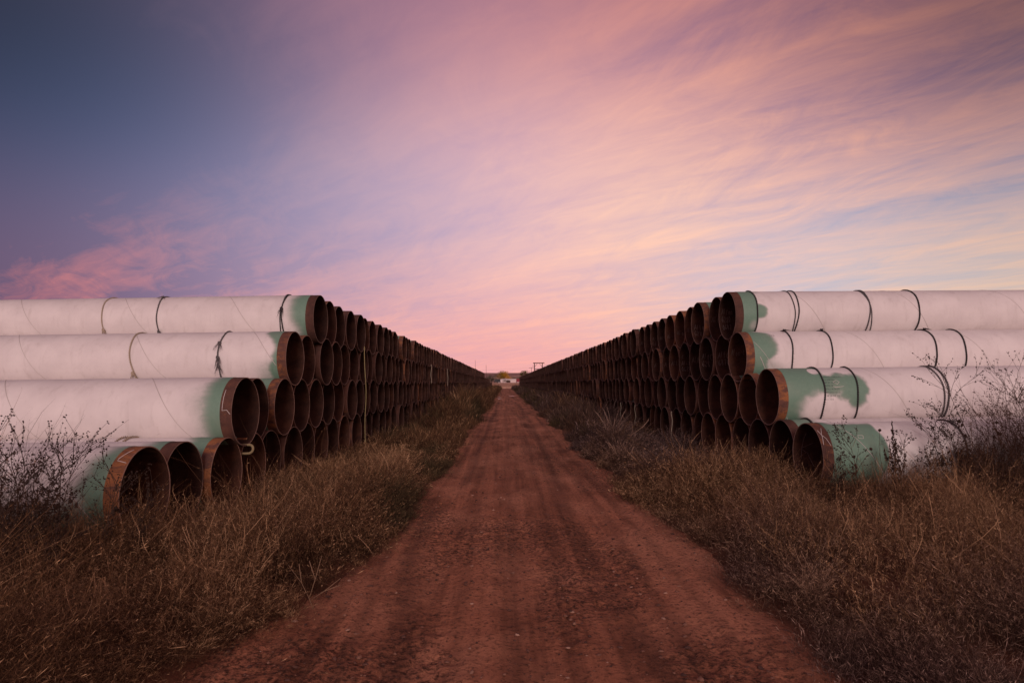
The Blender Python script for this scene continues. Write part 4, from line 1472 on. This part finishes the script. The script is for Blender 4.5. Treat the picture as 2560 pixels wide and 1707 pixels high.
# long low building with two vehicles
by = 412.0
b0, b1 = atx(1241, by), atx(1308, by)
zb = zt(0, by)
t = thing('long_building', ((b0 + b1) / 2, by, zb), 0, 'long low white building beyond the field with pale flat roof', 'building')
Lb = b1 - b0
mb = MB(); mb.box((0, 4, .85), (Lb, 8, 1.7)); mb.build('wall', M['paint_white'], t, smooth=False)
mb = MB()
mb.add([(-Lb / 2 - .3, -.4, 1.703), (Lb / 2 + .3, -.4, 1.703), (Lb / 2 + .3, 8.4, 1.703), (-Lb / 2 - .3, 8.4, 1.703), (-Lb / 2 - .3, -.4, 1.98), (Lb / 2 + .3, -.4, 1.98), (Lb / 2 + .3, 8.4, 1.98), (-Lb / 2 - .3, 8.4, 1.98), (-Lb / 2 - .3, 4, 2.25), (Lb / 2 + .3, 4, 2.25)],
       [(0, 3, 2, 1), (0, 1, 5, 4), (2, 3, 7, 6), (4, 5, 9, 8), (6, 7, 8, 9), (1, 2, 6, 9, 5), (3, 0, 4, 8, 7)])
mb.build('roof', M['roof_white'], t, smooth=False)
mb = MB(); mb.box((-1.2, -.02, .75), (2.4, .06, 1.3)); mb.build('door', M['pole'], t, smooth=False)


def vehicle(x, y, mat, label, name, box):
    t = thing(name, (x, y, zt(x, y)), R(90), label, 'van' if box else 'truck')
    mb = MB()
    if box:
        prof = [(-2.4, .35), (2.3, .35), (2.45, .9), (2.2, 1.25), (1.6, 2.05), (-2.3, 2.15), (-2.45, 1.9)]
    else:
        prof = [(-2.7, .4), (2.6, .4), (2.7, 1.05), (1.5, 1.2), (.9, 1.95), (-.8, 2.0), (-1.0, 1.2), (-2.7, 1.15)]
    n = len(prof)
    vs = [(px, -.95, pz) for px, pz in prof] + [(px, .95, pz) for px, pz in prof]
    mb.add(vs, [tuple(range(n)), tuple(range(2 * n - 1, n - 1, -1))] + [(i_, n + i_, n + (i_ + 1) % n, (i_ + 1) % n) for i_ in range(n)])
    mb.build('body', M[mat], t, smooth=False)
    for wx in (-1.6, 1.6):
        for wy in (-.9, .9):
            mb = MB()
            mb.tube([(wx, wy - .13, .38), (wx, wy + .13, .38)], .38, 14)
            mb.build('wheel', M['tyre'], t)
    mb = MB(); mb.box((2.0 if box else 1.27, 0, 1.62), (.12, 1.5, .5)); mb.build('windscreen', M['glass'], t, smooth=False)


vehicle(atx(1245.5, 385), 385, 'paint_black', 'black boxy vehicle parked at left end of the white building', 'parked_van', True)
vehicle(atx(1239, 388), 388, 'paint_black', 'low dark vehicle beside the black boxy one, under the grey tree', 'parked_truck', False)
vehicle(atx(1293.5, 385), 385, 'paint_red', 'dark red vehicle parked against the white building', 'parked_van', True)

# poles
def hframe(x, y, h, wd, label):
    t = thing('power_pole_frame', (x, y, zt(x, y) - .1), R(4), label, 'power pole')
    for sx_ in (-1, 1):
        mb = MB(); mb.tube([(sx_ * wd / 2, 0, 0), (sx_ * wd / 2, 0, h)], [.24, .19], 8); mb.build('pole', M['pole'], t)
    mb = MB(); mb.box((.2, .0, h - .05), (wd + 1.5, .26, .34)); mb.build('top_beam', M['pole'], t, smooth=False)
    mb = MB(); mb.box((0, 0, h * .72), (wd + .4, .2, .26)); mb.build('cross_beam', M['pole'], t, smooth=False)
    mb = MB()
    mb.tube([(-wd / 2, 0, h * .8), (-wd * .1, 0, h - .1)], .07, 5)
    mb.tube([(wd / 2, 0, h * .8), (wd * .1, 0, h - .1)], .07, 5)
    mb.tube([(0, 0, h * .72), (0, 0, h * .45)], .10, 5)
    mb.build('brace', M['pole'], t)
    mb = MB(); mb.box((-wd / 2 - .5, 0, h * .84), (.9, .12, .12)); mb.build('side_arm', M['pole'], t, smooth=False)


def tpole(x, y, h, label, arm=2.6):
    t = thing('utility_pole', (x, y, zt(x, y) - .1), R(3), label, 'utility pole', 'wooden utility poles')
    mb = MB(); mb.tube([(0, 0, 0), (0, 0, h)], [.16, .11], 7); mb.build('pole', M['pole'], t)
    mb = MB(); mb.box((0, 0, h - .35), (arm, .14, .16)); mb.build('crossarm', M['pole'], t, smooth=False)
    mb = MB()
    for k_ in (-.45, -.2, .2, .45):
        mb.tube([(k_ * arm, 0, h - .27), (k_ * arm, 0, h - .05)], .06, 5)
    mb.build('insulator', M['pole'], t)


hframe(atx(1345, 300), 300, 9.6, 3.5, 'dark double pole frame with cross beams above the right stack')
tpole(atx(1327.5, 430), 430, 9.6, 'thin wooden utility pole left of the dark double pole frame')
tpole(atx(1322, 640), 640, 10.5, 'farthest small utility pole over the olive tree', 3.4)


def wire(p0, p1, sag, label):
    mb = MB()
    a, b = Vector(p0), Vector(p1)
    mb.tube([a.lerp(b, i_ / 20) - Vector((0, 0, sag * 4 * (i_ / 20) * (1 - i_ / 20))) for i_ in range(21)], .035, 4)
    tag(mb.build('power_line', M['wire']), label, 'power line', 'power lines across the far field')


z4 = zt(0, 430)
wire((atx(1327.5, 430) - .5, 430, z4 + 9.2), (-75, 430, z4 + 8.6), 1.2, 'thin power line running left from the thin utility pole')
wire((atx(1345, 300) + 2.2, 300, 9.5), (60, 300, 8.3), .6, 'thin power line running right from the double pole frame')

for px, y, h, lab in ((1187.5, 760, 25, 'thin radio mast nearer the left stack, taller of two'), (1214.5, 760, 19.5, 'thin radio mast right of the taller one, shorter of two')):
    x = atx(px, y)
    t = thing('radio_mast', (x, y, zt(x, y)), 0, lab, 'mast', 'radio masts on the skyline')
    mb = MB(); mb.tube([(0, 0, 0), (0, 0, h * .6), (0, 0, h)], [.22, .17, .12], 5); mb.build('mast', M['pole'], t)
    mb = MB(); mb.box((0, 0, .6), (1.4, 1.4, 1.2)); mb.build('footing', M['pole'], t, smooth=False)

# distant hills
m, gg, bs = material('hill_grassland', .95, .05)
pos = gg.n('ShaderNodeNewGeometry', out=0)
n_ = gg.noise(gg.v('MULTIPLY', pos, (.004, .004, .09)), 1.0, 5, .6)
setc(gg, bs, gg.mix(gg.maprange(n_, .38, .62), (.30, .17, .155), (.60, .38, .30)))
M['hill'] = m
xs = np.linspace(-3000, 3000, 160)
ys = np.concatenate([np.linspace(900, 1500, 14), np.linspace(1600, 2600, 8)])


def hill_h(X, Y):
    ridge = 24 + 9 * (fbm(X * .0028 + 3.3, Y * .001, 0, 4) - .5) * 2
    return -1 + (ridge + 1) * sstep(900, 1500, Y) + 3 * (fbm(X * .02, Y * .02, 1, 3) - .5) * sstep(900, 1100, Y)


grid_obj('hills', xs, ys, hill_h, M['hill'], 'structure')
